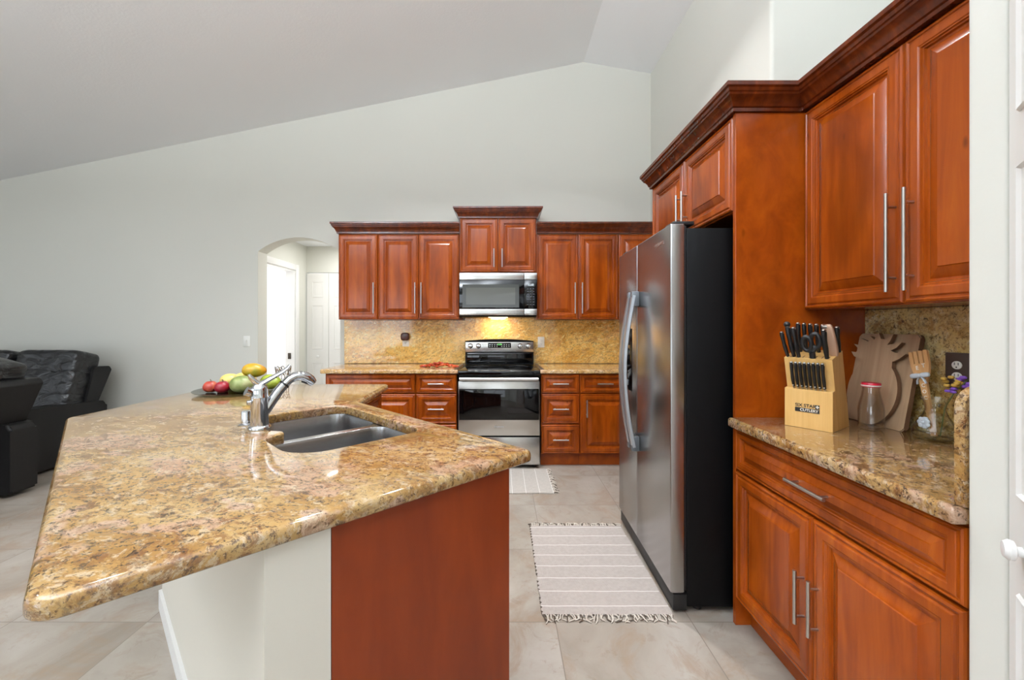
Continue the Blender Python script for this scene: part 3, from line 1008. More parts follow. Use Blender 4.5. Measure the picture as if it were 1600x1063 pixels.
# ------------------------------------------------------------------ refrigerator and its surround
FR = thing('refrigerator', 'tall stainless side-by-side refrigerator with black sides', 'refrigerator', (0.787, 2.798, 0), RIGHT + math.radians(-1.2))
w = 0.905
MB().box(0.004, w - 0.004, 0.074, 0.735, 0.03, 1.762, 0.004).build('body', M['black'], FR)
MB().box(0.003, w - 0.003, 0.012, 0.075, 0.012, 0.086, 0.004).build('base_grille', M['black_matte'], FR)
sp_ = 0.398
for nm, x0, x1 in (('freezer_door', 0.0, sp_ - 0.002), ('fresh_food_door', sp_ + 0.002, w)):
    d = MB().box(x0, x1, 0.0, 0.064, 0.094, 1.782, 0.006, 3).build(nm, M['fridge_steel'], FR)
    MB().box(x0 + 0.01, x1 - 0.01, 0.0635, 0.0742, 0.10, 1.774).build('gasket', M['black_matte'], d)
    hx = sp_ - 0.034 if x0 == 0.0 else sp_ + 0.034
    hm = MB()
    n = 14
    pts = [(hx, -0.030 - 0.052 * math.sin(math.pi * k / n), 0.625 + (1.49 - 0.625) * k / n) for k in range(n + 1)]
    rings = []
    for i, p in enumerate(pts):
        d0 = Vector(pts[min(i + 1, n)]) - Vector(pts[max(i - 1, 0)])
        d0.normalize()
        nx = Vector((1, 0, 0)); ny = d0.cross(nx)
        rings.append([Vector(p) + nx * a * 0.018 + ny * b * 0.012 for a, b in ((-1, -0.6), (-0.6, -1), (0.6, -1), (1, -0.6), (1, 0.6), (0.6, 1), (-0.6, 1), (-1, 0.6))])
    hm.loops(rings)
    hb_ = hm.build('handle', M['handle_grey'], d)
    for z in (0.645, 1.47):
        MB().box(hx - 0.017, hx + 0.017, -0.044, 0.001, z - 0.042, z + 0.042, 0.006).build('handle_mount', M['mount'], hb_)
    MB().box(x0 + (0.02 if x0 == 0 else 0.38), x0 + (0.10 if x0 == 0 else 0.48), 0.02, 0.12, 1.781, 1.80, 0.006).build('hinge_cover', M['black_matte'], d)
    if x0 == 0.0:
        dq = MB().box(0.085, 0.30, -0.004, 0.004, 0.92, 1.30, 0.004).build('dispenser', M['black_glass'], d)
        MB().box(0.105, 0.28, -0.006, -0.003, 1.20, 1.28, 0.002).build('dispenser_panel', M['black_matte'], dq)
        MB().box(0.15, 0.235, -0.012, -0.003, 0.95, 0.985, 0.003).build('drip_tray', M['handle_grey'], dq)
    else:
        text('logo', 'FRIGIDAIRE', 0.026, M['steel_h'], d, Matrix.Translation((0.755, -0.0008, 1.715)) @ FRONT)
for fx in (0.05, w - 0.05):
    MB().cyl((fx, 0.14, 0.0), (fx, 0.14, 0.032), 0.02, 12).build('foot', M['black_matte'], FR)
    MB().cyl((fx, 0.66, 0.0), (fx, 0.66, 0.032), 0.02, 12).build('foot', M['black_matte'], FR)
MB().box(w - 0.075, w - 0.008, 0.01, 0.06, 0.0885, 0.0935, 0.002).build('door_stop', M['chrome'], FR)

o = MB().box(1.024, 1.611, 1.8205, 1.842, 0, 2.2515, 0.001, 1).build('refrigerator_side_panel', M['wood_panel'])
tag(o, 'tall cherry panel standing between refrigerator and the knife block counter', 'panel')
o = MB().box(1.024, 1.611, 2.812, 2.832, 0, 2.2515, 0.001, 1).build('refrigerator_side_panel', M['wood_panel'])
tag(o, 'tall cherry panel on the range side of the refrigerator', 'panel')
cabinet('wall_cabinet', 'two-door cherry cabinet bridging over the refrigerator', 'cabinet', (1.018, 2.810, 0), RIGHT, 0.966, 0.592, 1.824, 2.2515,
        [('door', 0.004, 0.476, 1.828, 2.245, ('v', 0.452, 1.975, 0.165)), ('door', 0.482, 0.962, 1.828, 2.245, ('v', 0.522, 1.975, 0.165))])
cabinet('wall_cabinet', 'large two-door cherry wall cabinet above the knife block', 'cabinet', (1.316, 1.818, 0), RIGHT, 0.908, 0.294, 1.384, 2.2515,
        [('door', 0.004, 0.452, 1.388, 2.245, ('v', 0.428, 1.592, 0.33)), ('door', 0.456, 0.904, 1.388, 2.245, ('v', 0.490, 1.592, 0.33))])
crown('crown_moulding', 'long dark crown moulding stepping from the refrigerator to the large near cabinet', [(1.611, 2.833), (1.017, 2.833), (1.017, 1.8195), (1.315, 1.8195), (1.315, 0.908)], 2.252, M['wood_dark'])
cabinet('base_cabinet', 'large cherry base cabinet with wide drawer over two doors below the knife block', 'cabinet', (1.015, 1.818, 0), RIGHT, 0.908, 0.594, 0.12, 0.874,
        [('drawer', 0.004, 0.904, 0.690, 0.866, ('h', 0.458, 0.778, 0.178)), ('door', 0.004, 0.452, 0.126, 0.681, ('v', 0.421, 0.40, 0.18)), ('door', 0.456, 0.904, 0.126, 0.681, ('v', 0.483, 0.40, 0.18))], 1)
o = slab(MB(), fillet([(0.985, 0.906), (1.610, 0.906), (1.610, 1.8195), (0.985, 1.8195)], [0.008, 0, 0, 0.012]), 0.876, 0.915, 0.013, 0.005).build('countertop', M['granite_side'], None, 50)
tag(o, 'granite countertop carrying the knife block and cutting boards', 'countertop')
tag(MB().box(1.590, 1.6125, 0.927, 1.8195, 0.9155, 1.383, 0.001, 1).build('backsplash', M['granite_splash_side']), 'speckled granite backsplash behind the cutting boards', 'backsplash')
ss = fillet([(1.008, 0.9155), (1.589, 0.9155), (1.589, 1.18), (1.008, 1.18)], [0, 0, 0, 0.05], 6)
tag(MB().prism_y(ss, 0.9045, 0.9255).build('backsplash', M['granite_side'], None, 30), 'low granite side splash with a rounded corner against the pantry wall', 'backsplash')
outlet('wall_outlet', 'double outlet with dark brown plate behind the wooden fork', (1.5895, 1.444, 1.157), RIGHT, M['brown_plate'], M['white_plastic'], None, False, 0.080, 0.126)

# ------------------------------------------------------------------ island
q = math.sqrt(0.5)
UV = lambda u, v: ((u + v) * q, (v - u) * q)
A, Bc, E, F, G, C = (-0.682, 0.585), (-1.900, 1.803), (-1.900, 2.872), (-0.785, 2.872), (-0.762, 2.200), (0.101, 1.335)
outer = fillet([A, C, G, F, E, Bc], [0.045, 0.022, 0.006, 0.03, 0.03, 0.05], 8)
hole = fillet([UV(-1.335, .440), UV(-1.335, .911), UV(-2.055, .911), UV(-2.055, .495), UV(-1.750, .489), UV(-1.700, .523), UV(-1.668, .519), UV(-1.630, .440)], [.12, .07, .07, .14, .03, .016, .016, .05], 8)
o = slab(MB(), outer, 0.876, 0.915, 0.017, 0.010, [hole], 0.006).build('island_countertop', M['granite_island'], None, 50)
tag(o, 'large angled granite island countertop with an undermount sink cut out', 'countertop')

# half wall carrying the overhang
W0, W1, W2 = (-0.469, 0.817), (-0.375, 0.907), (0.036, 1.300)
t_ = 0.13
o_b = (-1.59, 1.935)
i_b = (-1.59 + t_, 1.935 + t_ * 0.414)
pw = MB().prism([W0, W1, (i_b[0], 0.532 - i_b[0]), (-1.59 + t_, 2.80), (-1.59, 2.80), (-1.59, 0.348 + 1.59)], 0, 0.8755).build('wall_island', M['pony'], None, 30)
struct(pw)
dd = Vector((-q, q, 0)); nn = Vector((-q, -q, 0))
p0 = Vector((W0[0], W0[1], 0)); p1 = Vector((-1.59, 1.938, 0))
bb = MB()
bb.prism([((p1 + nn * 0.013).x, (p1 + nn * 0.013).y), ((p0 + nn * 0.013).x, (p0 + nn * 0.013).y), (p0.x - 0.0004, p0.y - 0.0004), (p1.x - 0.0004, p1.y - 0.0004)], 0, 0.085)
struct(bb.build('baseboard_island', M['trim'], None, 30))

# cabinet body of the island: walls only, the sink hangs inside
ic = thing('island_cabinet', 'cherry island cabinet with a plain end panel beside the white half wall', 'cabinet', (0, 0, 0))
e_d = (Vector(W2) - Vector(W1)).normalized()
e_n = Vector((-e_d.y, e_d.x))
w1 = Vector(W1) + e_d * 0.002
w2 = Vector(W2)
mb = MB().prism([tuple(w1), tuple(w2 - e_d * 0.0205), tuple(w2 - e_d * 0.0205 + e_n * 0.02), tuple(w1 + e_n * 0.02)], 0.0, 0.8755)
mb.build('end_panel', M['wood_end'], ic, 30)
cs = 1.345 - 0.029            # the carcass front lies behind the doors
gx = -0.812
Pa = Vector(W2) - e_d * 0.022 + e_n * 0.0205
fr_pts = [Pa, Vector((gx - 0.02, cs - gx + 0.02)), Vector((gx - 0.02, 2.80))]
for i in range(2):
    a, b = fr_pts[i], fr_pts[i + 1]
    d = (b - a).normalized(); n2 = Vector((-d.y, d.x))
    MB().prism([tuple(a), tuple(b), tuple(b + n2 * 0.006), tuple(a + n2 * 0.006)], 0.10, 0.8755).build('carcass', M['wood'], ic, 30)
    k0, k1 = a + n2 * 0.06 + d * 0.002, b + n2 * 0.06
    MB().prism([tuple(k0), tuple(k1), tuple(k1 + n2 * 0.015), tuple(k0 + n2 * 0.015)], 0.0, 0.0995).build('toe_kick', M['wood_panel'], ic, 30)
    L = (b - a).length
    rz = math.atan2(d.y, d.x)
    # doors face the kitchen side
    nd = 3 if i == 0 else 1
    st, en = 0.004, L - (0.05 if i == 0 else 0.004)
    for k in range(nd):
        x0 = st + (en - st) * k / nd; x1 = st + (en - st) * (k + 1) / nd - 0.004
        for kind, z0, z1 in (('drawer', 0.70, 0.868), ('door', 0.128, 0.692)):
            h = ('h', (x0 + x1) / 2, (z0 + z1) / 2, 0.15) if kind == 'drawer' else ('v', x1 - 0.04, 0.56, 0.17)
            o = add_front(ic, kind, x0, x1, z0, z1, h if i == 0 else None)
            # the door's -Y face must look away from the carcass
            o.rotation_euler = (0, 0, rz + math.pi)
            p = a + d * x1 - n2 * 0.0008
            o.rotation_euler = (0, 0, rz)
            p = a + d * x0 - n2 * 0.0008
            o.location = (p.x, p.y, z0)
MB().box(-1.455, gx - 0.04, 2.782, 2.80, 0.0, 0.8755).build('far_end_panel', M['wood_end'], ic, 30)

# ------------------------------------------------------------------ sink
sk = thing('kitchen_sink', 'double bowl stainless steel sink set under the island counter', 'sink', (0, 0, 0))
b1 = fillet([UV(-1.322, .432), UV(-1.322, .9185), UV(-1.668, .9185), UV(-1.668, .475), UV(-1.63, .432)], [.10, .07, .06, .05, .05], 8)
b2 = fillet([UV(-1.706, .480), UV(-1.706, .9185), UV(-2.066, .9185), UV(-2.066, .480)], [.07, .06, .07, .12], 8)
rim = fillet([UV(-1.295, .405), UV(-1.295, .9235), UV(-2.095, .9235), UV(-2.095, .405)], .06, 6)
slab(MB(), rim, 0.8705, 0.8752, 0.001, 0.001, [b1, b2], 0.0015).build('rim', M['sink_steel'], sk, 40)
for bl, c in ((b1, UV(-1.49, .69)), (b2, UV(-1.885, .71))):
    mb = MB()
    rings = []
    for d, z in ((0.0, 0.8745), (0.003, 0.862), (0.008, 0.80), (0.014, 0.71), (0.026, 0.686), (0.05, 0.676), (0.09, 0.672)):
        lp = bl
        rings.append([(x, y, z) for x, y in inset(lp, d)])
    mb.loops(rings, True, False, True)
    bo = mb.build('bowl', M['sink_steel'], sk, 60)
    MB().lathe([(0.045, 0.0), (0.045, 0.003), (0.036, 0.004), (0.030, 0.001), (0.0, 0.001)], seg=24).build('drain', M['chrome'], bo, 38, (c[0], c[1], 0.6725))

# ------------------------------------------------------------------ faucet; local +x points over the sink
fc = thing('kitchen_faucet', 'polished chrome pull-out faucet with curved spout and lever', 'faucet', (-0.944, 1.612, 0.9155), math.radians(45))
MB().lathe([(0.040, 0.0), (0.040, 0.006), (0.036, 0.012), (0.032, 0.014), (0.0302, 0.118), (0.0315, 0.120), (0.0315, 0.124), (0.0302, 0.126), (0.0302, 0.146), (0.028, 0.160), (0.019, 0.171), (0.0, 0.174)], seg=32).build('body', M['chrome'], fc)
MB().tube([(0.012, 0, 0.052), (0.030, 0, 0.080), (0.048, 0, 0.108), (0.068, 0, 0.138), (0.087, 0, 0.160)], [0.018, 0.019, 0.0195, 0.0195, 0.019], 18).build('spout', M['chrome'], fc)
MB().tube([(0.086, 0, 0.159), (0.091, 0, 0.164)], [0.0205, 0.0205], 18).build('spout_collar', M['black_matte'], fc)
hp = [(0.090, 0, 0.163), (0.108, 0, 0.181), (0.130, 0, 0.191), (0.152, 0, 0.192), (0.172, 0, 0.184), (0.190, 0, 0.170), (0.202, 0, 0.158)]
sh = MB().tube(hp, [0.020, 0.021, 0.022, 0.0235, 0.0255, 0.0255, 0.020], 18, 0.86).build('spray_head', M['chrome'], fc)
MB().tube([(0.174, 0, 0.170), (0.168, 0, 0.158)], [0.018, 0.015], 16).build('nozzle', M['black_matte'], sh)
lv = MB()
pts = [(-0.004, 0, 0.168), (0.020, 0, 0.180), (0.050, 0, 0.196), (0.080, 0, 0.212), (0.100, 0, 0.226), (0.110, 0, 0.240)]
lv.tube(pts, [0.020, 0.016, 0.0145, 0.013, 0.011, 0.006], 14, 0.6)
lv.tube([(0.004, 0, 0.166), (-0.016, 0, 0.182), (-0.030, 0, 0.200), (-0.036, 0, 0.212)], [0.017, 0.015, 0.012, 0.008], 12, 0.7)
lv.tube([(-0.030, 0, 0.142), (-0.046, 0, 0.150)], [0.016, 0.018], 14)
lv.build('lever', M['chrome'], fc)
MB().tube([(-0.03, 0, 0.105), (-0.043, 0, 0.105)], [0.011, 0.009], 12).build('valve_button', M['chrome'], fc)
ag = thing('air_gap_cap', 'small chrome cylinder cap standing behind the faucet', 'air gap cap', (-1.032, 1.672, 0.9155))
MB().lathe([(0.030, 0.0), (0.030, 0.003), (0.022, 0.007), (0.019, 0.009)], seg=24).build('flange', M['chrome'], ag)
MB().lathe([(0.019, 0.007), (0.0185, 0.052), (0.0165, 0.057), (0.0, 0.0585)], seg=24).build('cap', M['chrome'], ag)

# ------------------------------------------------------------------ fruit on a glass platter
PX, PY, PZ = -1.605, 2.535, 0.9155
o = MB().lathe([(0.0, 0.0), (0.15, 0.0), (0.20, 0.004), (0.236, 0.013), (0.240, 0.017), (0.234, 0.0175), (0.20, 0.0085), (0.15, 0.005), (0.0, 0.005)], seg=56, caps=False).build('fruit_platter', M['plate_glass'], None, 60, (PX, PY, PZ))
tag(o, 'round smoked glass platter holding fruit on the island', 'platter')


def apple(label, x, y, r, mat, seed, tilt=(0, 0, 0)):
    t = thing('apple', label, 'apple', (x, y, PZ + 0.0062))
    t.rotation_euler = tilt
    prof = []
    for k in range(19):
        a = math.pi * k / 18
        rr_ = r * math.sin(a) * (1 + 0.10 * math.cos(a)) * (1.0 if k not in (0, 18) else 0)
        z = -r * 0.90 * math.cos(a)
        z -= 0.30 * r * math.exp(-(rr_ / (0.30 * r)) ** 2) * (1 if z > 0 else -0.5)
        prof.append((max(0.0006, rr_), z + r * 0.86))
    MB().lathe(prof, seg=26).build('flesh', mat, t, 70)
    MB().tube([(0, 0, r * 1.42), (0.002, 0.001, r * 1.68), (-0.004, 0.002, r * 1.92)], [0.002, 0.0017, 0.0022], 6).build('stem', M['stem'], t)


apple('rosy striped apple at the end of the platter nearest the sofas', -1.732, 2.462, 0.040, M['apple_a'], 1)
apple('dark red apple in front, beside the green mango', -1.652, 2.446, 0.040, M['apple_b'], 2)
apple('dark purple apple mostly hidden between the two red ones', -1.715, 2.545, 0.034, M['apple_b'], 3)


def mango(label, loc, h, mat, rz, tilt=0.0, name='mango', cat='mango', e=1.0):
    def warp(p):
        k = p.x / h[0]
        return Vector((p.x, p.y * (1 - 0.14 * k) + 0.10 * h[1] * k * k, p.z * (1 - 0.12 * k)))
    o = MB().sup((0, 0, 0), h, e, 28, 18, warp).build(name, mat, None, 80)
    o.location = loc
    o.rotation_euler = (0, tilt, rz)
    tag(o, label, cat)
    return o


mango('pale green mango in front of the platter, hidden in part by the faucet', (-1.536, 2.456, PZ + 0.056), (0.070, 0.058, 0.050), M['mango_green'], 0.5)
mango('golden mango lying on top of the fruit pile', (-1.520, 2.540, PZ + 0.128), (0.068, 0.048, 0.043), M['mango_gold'], 0.25, 0.06)
mango('yellow mango at the rear of the pile behind the dark red apple', (-1.615, 2.600, PZ + 0.058), (0.076, 0.052, 0.050), M['yellow'], -0.2)
mango('pale yellow fruit farthest back on the platter, toward the sofas', (-1.735, 2.652, PZ + 0.052), (0.062, 0.048, 0.044), M['yellow'], 0.9)
mango('bright green mango behind the faucet spout', (-1.430, 2.560, PZ + 0.055), (0.072, 0.052, 0.046), M['lime'], -0.5)
# little silver basket of bent wire at the far end of the island
wb = thing('wire_basket', 'small scalloped wire basket standing behind the fruit', 'basket', (-1.49, 2.818, 0.916))
mb = MB()
n = 9
for k in range(n):
    a = 2 * math.pi * k / n
    pts = []
    for j in range(13):
        s = j / 12
        b = a + (s - 0.5) * 2 * math.pi / n * 1.25
        z = 0.070 + 0.055 * math.sin(math.pi * s)
        r = 0.042 + 0.008 * math.sin(math.pi * s)
        pts.append((r * math.cos(b), r * math.sin(b), z))
    mb.tube(pts, 0.0028, 6)
mb.build('scalloped_edge', M['chrome'], wb)
mb = MB()
for z, r in ((0.002, 0.036), (0.036, 0.039), (0.072, 0.042)):
    mb.tube([(r * math.cos(2 * math.pi * k / 28), r * math.sin(2 * math.pi * k / 28), z) for k in range(29)], 0.002, 6)
for k in range(14):
    a = 2 * math.pi * k / 14
    mb.tube([(0.036 * math.cos(a), 0.036 * math.sin(a), 0.002), (0.042 * math.cos(a), 0.042 * math.sin(a), 0.072)], 0.0015, 6)
mb.build('frame', M['chrome'], wb)

# ------------------------------------------------------------------ rugs
def rug(name, label, x0, x1, y0, y1, mat, ends):
    t = thing(name, label, 'rug', ((x0 + x1) / 2, (y0 + y1) / 2, 0.0))
    w, d = (x1 - x0) / 2, (y1 - y0) / 2
    mb = MB()
    nx, ny = 14, 20
    rr = random.Random(5)
    top = [[mb.bm.verts.new((-w + 2 * w * i / nx + (rr.uniform(-0.003, 0.003)), -d + 2 * d * j / ny + rr.uniform(-0.003, 0.003), 0.009 + rr.uniform(-0.001, 0.0015))) for i in range(nx + 1)] for j in range(ny + 1)]
    for j in range(ny):
        for i in range(nx):
            mb.bm.faces.new((top[j][i], top[j][i + 1], top[j + 1][i + 1], top[j + 1][i]))
    r = bmesh.ops.extrude_face_region(mb.bm, geom=mb.bm.faces[:])
    for v in [g for g in r['geom'] if isinstance(g, bmesh.types.BMVert)]:
        v.co.z = 0.001
    mb.build('weave', mat, t, 60)
    fm = MB(); sm = MB()
    for e in ends:
        along = 'x' if e in 'sn' else 'y'
        L = w if along == 'x' else d
        n = int(2 * L / 0.011)
        for k in range(n):
            s = -L + 2 * L * (k + 0.5) / n
            out = 1 if e in 'ne' else -1
            base = d if along == 'x' else w
            l = rr.uniform(0.028, 0.052)
            j1, j2 = rr.uniform(-0.016, 0.016), rr.uniform(-0.024, 0.024)
            pp = [(s, out * (base - 0.004), 0.006), (s + j1 * 0.5, out * (base + l * 0.35), 0.010 + rr.random() * 0.004), (s + j1, out * (base + l * 0.7), 0.006), (s + j2, out * (base + l), 0.004)]
            if along == 'y': pp = [(b, a, c) for a, b, c in pp]
            (sm if k % 5 == 0 else fm).tube(pp, [0.003, 0.0032, 0.003, 0.0022], 5)
    tag(fm.build('fringe', M['fringe'], t), kind='stuff')
    tag(sm.build('fringe_knots', M['stitch'], t), 'dark fringe yarn', None, None, 'stuff')
    st = MB()
    for k in range(26):
        s = -d + 2 * d * (k + 0.5) / 26
        if rr.random() < 0.75:
            st.tube([(-w - 0.003, s - 0.006, 0.008), (-w + 0.003, s, 0.011), (-w - 0.003, s + 0.007, 0.008)], 0.0022, 5)
    tag(st.build('edge_stitching', M['stitch'], t), 'dark stitching', None, None, 'stuff')


rug('runner_rug', 'pale striped rug with dark-flecked fringe lying in front of the refrigerator', 0.180, 0.772, 1.875, 2.715, M['rug'], 'sn')
rug('kitchen_rug', 'pale fringed rug on the floor in front of the range', -0.42, 0.405, 3.25, 3.80, M['rug_far'], 'ew')

# ------------------------------------------------------------------ sofas; local frame faces -Y
def sofa(name, label, loc, rz, W_, seats, group):
    t = thing(name, label, 'sofa', loc, rz, group)
    aw = 0.185
    for x0 in (0, W_ - aw):
        mb = MB()
        pr = fillet([(0.02, 0.03), (0.86, 0.03), (0.86, 0.55), (0.78, 0.565), (0.05, 0.60), (0.0, 0.55)], [0.02, 0.02, 0.05, 0.05, 0.05, 0.05], 5)
        mb.prism_x(pr, x0, x0 + aw)
        bmesh.ops.bevel(mb.bm, geom=[e for e in mb.bm.edges if len(e.link_faces) == 2 and any(len(f.verts) > 4 for f in e.link_faces)], offset=0.018, segments=3, affect='EDGES')
        mb.build('arm', M['leather_flat'], t, 40)
    MB().box(aw + 0.003, W_ - aw - 0.003, 0.06, 0.70, 0.05, 0.30, 0.015).build('base', M['leather_flat'], t)
    # outer shell of the reclining backs, leaning rearward
    sw = (W_ - 0.02) / seats
    for k in range(seats):
        x0 = 0.01 + sw * k
        mb = MB()
        pr = fillet([(0.60, 0.34), (0.675, 0.32), (0.925, 0.865), (0.90, 0.905), (0.745, 0.905)], [0.01, 0.02, 0.02, 0.03, 0.03], 4)
        mb.prism_x(pr, x0 + 0.004, x0 + sw - 0.004)
        mb.build('back_shell', M['leather_flat'], t, 40)
    cw = (W_ - 2 * aw) / seats
    for k in range(seats):
        cx = aw + cw * (k + 0.5)
        MB().sup((cx, 0.36, 0.375), (cw / 2 - 0.004, 0.36, 0.095), 0.32, 32, 16).build('seat_cushion', M['leather'], t, 70)
        MB().sup((cx, 0.02, 0.20), (cw / 2 - 0.006, 0.055, 0.15), 0.4, 28, 14).build('footrest', M['leather'], t, 70)
        bx = 0.01 + sw * (k + 0.5)
        bw = sw / 2 - 0.03
        tl = Matrix.Rotation(math.radians(-15), 4, 'X')
        for nm, y, z, hy, hz in (('lumbar_cushion', 0.585, 0.555, 0.115, 0.135), ('back_cushion', 0.650, 0.745, 0.125, 0.150), ('headrest', 0.715, 0.945, 0.140, 0.120)):
            mb = MB().sup((0, 0, 0), (bw, hy, hz), 0.30, 48, 22)
            for v in mb.bm.verts:
                q_ = v.co * 6 + Vector((k * 3.1, y * 9, 0))
                v.co += Vector((0, 0.022 * noise.noise(q_) + 0.012 * noise.noise(q_ * 2.7), 0))
            mb.xf(tl)
            mb.build(nm, M['leather'], t, 75, (bx, y, z))


sofa('recliner_sofa', 'black leather reclining sofa standing along the far wall', (-6.07, 3.42, 0), 0, 1.99, 3, 'black leather sofas')
sofa('recliner_sofa', 'black leather reclining sofa seen from behind, closer to the island', (-4.60, 3.335, 0), RIGHT, 1.75, 2, 'black leather sofas')

# ------------------------------------------------------------------ knife block and knives
CZ = 0.9155
KB = Matrix.Translation((1.140, 1.673, CZ)) @ Matrix.Rotation(math.radians(-55), 4, 'Z')
KA = math.radians(-55)
kb = thing('knife_block', 'pale wooden knife block full of black-handled knives', 'knife block', (1.140, 1.673, CZ), KA)
ln = math.tan(math.radians(14.5))
bp = [(0.062, 0.0), (0.178, 0.0), (0.178 - 0.300 * ln, 0.302), (0.062 - 0.272 * ln, 0.272)]
MB().prism_x(bp, 0.0, 0.158).build('body', M['bamboo'], kb, 30)
fp = [(-0.002, 0.0), (0.0608, 0.0), (0.0608 - 0.154 * ln, 0.154), (-0.002, 0.150)]
fb = MB().prism_x(fp, 0.0, 0.158).build('front_block', M['bamboo'], kb, 30)
sl = MB()
for i in range(7):
    for j in range(3):
        y0 = 0.000 + 0.037 * j
        z = 0.272 + (y0 + 0.0085) * 0.26
        sl.loops([[(0.018 + i * 0.0205, y0, z + 0.0006), (0.0215 + i * 0.0205, y0, z + 0.0006), (0.0215 + i * 0.0205, y0 + 0.024, z + 0.0068), (0.018 + i * 0.0205, y0 + 0.024, z + 0.0068)], [(0.018 + i * 0.0205, y0, z - 0.0016), (0.0215 + i * 0.0205, y0, z - 0.0016), (0.0215 + i * 0.0205, y0 + 0.024, z + 0.0046), (0.018 + i * 0.0205, y0 + 0.024, z + 0.0046)]])
sl.build('slots', M['board_edge'], kb)
text('lettering', 'SIX STAR', 0.0172, M['ink'], fb, Matrix.Translation((0.071, -0.0026, 0.0875)) @ FRONT, 0.0004)
bar = MB()
bar.box(0.036, 0.117, -0.0030, -0.0015, 0.0625, 0.0785)
bar.box(0.1035, 0.117, -0.0030, -0.0015, 0.0795, 0.0950)
bar.build('label_bar', M['ink'], fb)
text('lettering', 'CUTLERY', 0.0142, M['white_ink'], fb, Matrix.Translation((0.083, -0.0034, 0.0703)) @ FRONT, 0.0004)
cr = MB()
cr.box(0.1082, 0.1123, -0.0036, -0.0028, 0.0817, 0.0928)
cr.box(0.1047, 0.1158, -0.0036, -0.0028, 0.0852, 0.0893)
cr.build('cross_mark', M['white_ink'], fb)

LEAN = Vector((0, -ln, 1)).normalized()


def knife(name, label, x, y, z, L, r, group=None, cat='knife', mat=None, cap='nickel', sway=0.0):
    """handle rising from a slot at local (x, y, z) of the block"""
    t = thing(name, label, cat, KB @ Vector((x, y, z)), KA, group)
    d = (LEAN + Vector((sway, 0, 0))).normalized()
    n = 9
    pts, rs = [], []
    prof = [0.80, 0.86, 1.0, 1.0, 0.92, 0.92, 1.02, 1.10, 0.95]
    for k in range(n):
        s = k / (n - 1)
        p = d * (L * s) + Vector((0, -0.004 * math.sin(math.pi * s), 0))
        pts.append(p); rs.append(r * prof[k])
    MB().tube(pts, rs, 12, 1.35).build('handle', mat or M['black_matte'], t)
    e = pts[-1]
    MB().tube([e - d * 0.006, e - d * 0.001, e + d * 0.003], [r * 1.06, r * 1.0, r * 0.6], 12, 1.3).build('end_cap', M[cap], t)
    MB().tube([-d * 0.012, d * 0.004], [r * 0.55, r * 0.72], 10, 1.3).build('bolster', M['nickel'], t)
    return t


zt = lambda y: 0.272 + (y + 0.0085) * 0.26 + 0.002
front = [(0.010, 0.002, 0.100, 0.0066, 'slim kitchen knife at the refrigerator end of the front row', 'kitchen_knife', -0.14), (0.048, 0.002, 0.118, 0.0075, 'kitchen knife beside the thick sharpening steel in the front row', 'kitchen_knife', -0.08), (0.140, 0.000, 0.110, 0.0082, 'thick kitchen knife at the front between scissors and tan cleaver', 'kitchen_knife', -0.02)]
for x, y, L, r, lb, nm, sw in front:
    knife(nm, lb, x, y, zt(y), L, r, None, 'knife', None, 'nickel', sw)
st = knife('sharpening_steel', 'thick sharpening steel with a round black pommel in the front row', 0.030, 0.006, zt(0.006), 0.122, 0.0082, None, 'sharpening steel', None, 'nickel', -0.10)
e = (LEAN + Vector((-0.10, 0, 0))).normalized() * 0.132
MB().sup(tuple(e), (0.011, 0.011, 0.011), 0.9, 14, 10).build('pommel', M['black_matte'], st)
names = ['first', 'second', 'third', 'fourth', 'fifth']
for k in range(5):
    y = 0.072
    knife('kitchen_knife', '%s tall knife of the rear row counting from the refrigerator side' % names[k], 0.030 + 0.0205 * k, y, zt(y), 0.118 - 0.002 * k, 0.0070, 'rear row knives')
knife('kitchen_knife', 'black knife at the wall end of the block behind the tan cleaver', 0.152, 0.085, zt(0.085), 0.098, 0.0080)
cl = thing('cleaver', 'broad cleaver with a rounded tan handle in the knife block', 'cleaver', KB @ Vector((0.150, 0.040, zt(0.040))), KA)
mb = MB().sup((0, 0, 0.058), (0.0165, 0.011, 0.064), 0.5, 24, 16)
mb.xf(Matrix.Rotation(math.atan(ln), 4, 'X') @ Matrix.Rotation(math.radians(-6), 4, 'Y'))
mb.build('handle', M['tan_handle'], cl, 60)
mb = MB().box(-0.017, 0.001, -0.012, 0.012, 0.108, 0.121, 0.003)
mb.xf(Matrix.Rotation(math.atan(ln), 4, 'X') @ Matrix.Rotation(math.radians(-6), 4, 'Y'))
mb.build('end_cap', M['nickel'], cl)
sc = thing('kitchen_scissors', 'black-handled scissors standing in the middle of the knife block', 'scissors', KB @ Vector((0.095, -0.002, zt(-0.002))), KA)
mb = MB()
up = LEAN
mb.tube([up * -0.004, up * 0.012, up * 0.030], [0.010, 0.011, 0.010], 10, 0.7)
for s in (-1, 1):
    c = up * 0.062 + Vector((s * 0.014, 0, 0.006 * s))
    pts = []
    for k in range(17):
        a = 2 * math.pi * k / 16 - math.pi / 2
        pts.append(c + Vector((math.cos(a) * 0.0145, 0, 0)) + up * (math.sin(a) * 0.028))
    mb.tube(pts, 0.0078, 8)
    mb.tube([up * 0.026 + Vector((s * 0.003, 0, 0)), c - up * 0.026], [0.009, 0.008], 8)
mb.build('handles', M['black_matte'], sc, 60)
for s in (-1, 1):
    pass
MB().cyl(tuple(up * 0.022 + Vector((0, -0.012, 0))), tuple(up * 0.022 + Vector((0, -0.006, 0))), 0.005, 12).build('pivot_screw', M['black'], sc)
order = ['first', 'second', 'third', 'fourth', 'fifth', 'sixth', 'seventh', 'eighth']
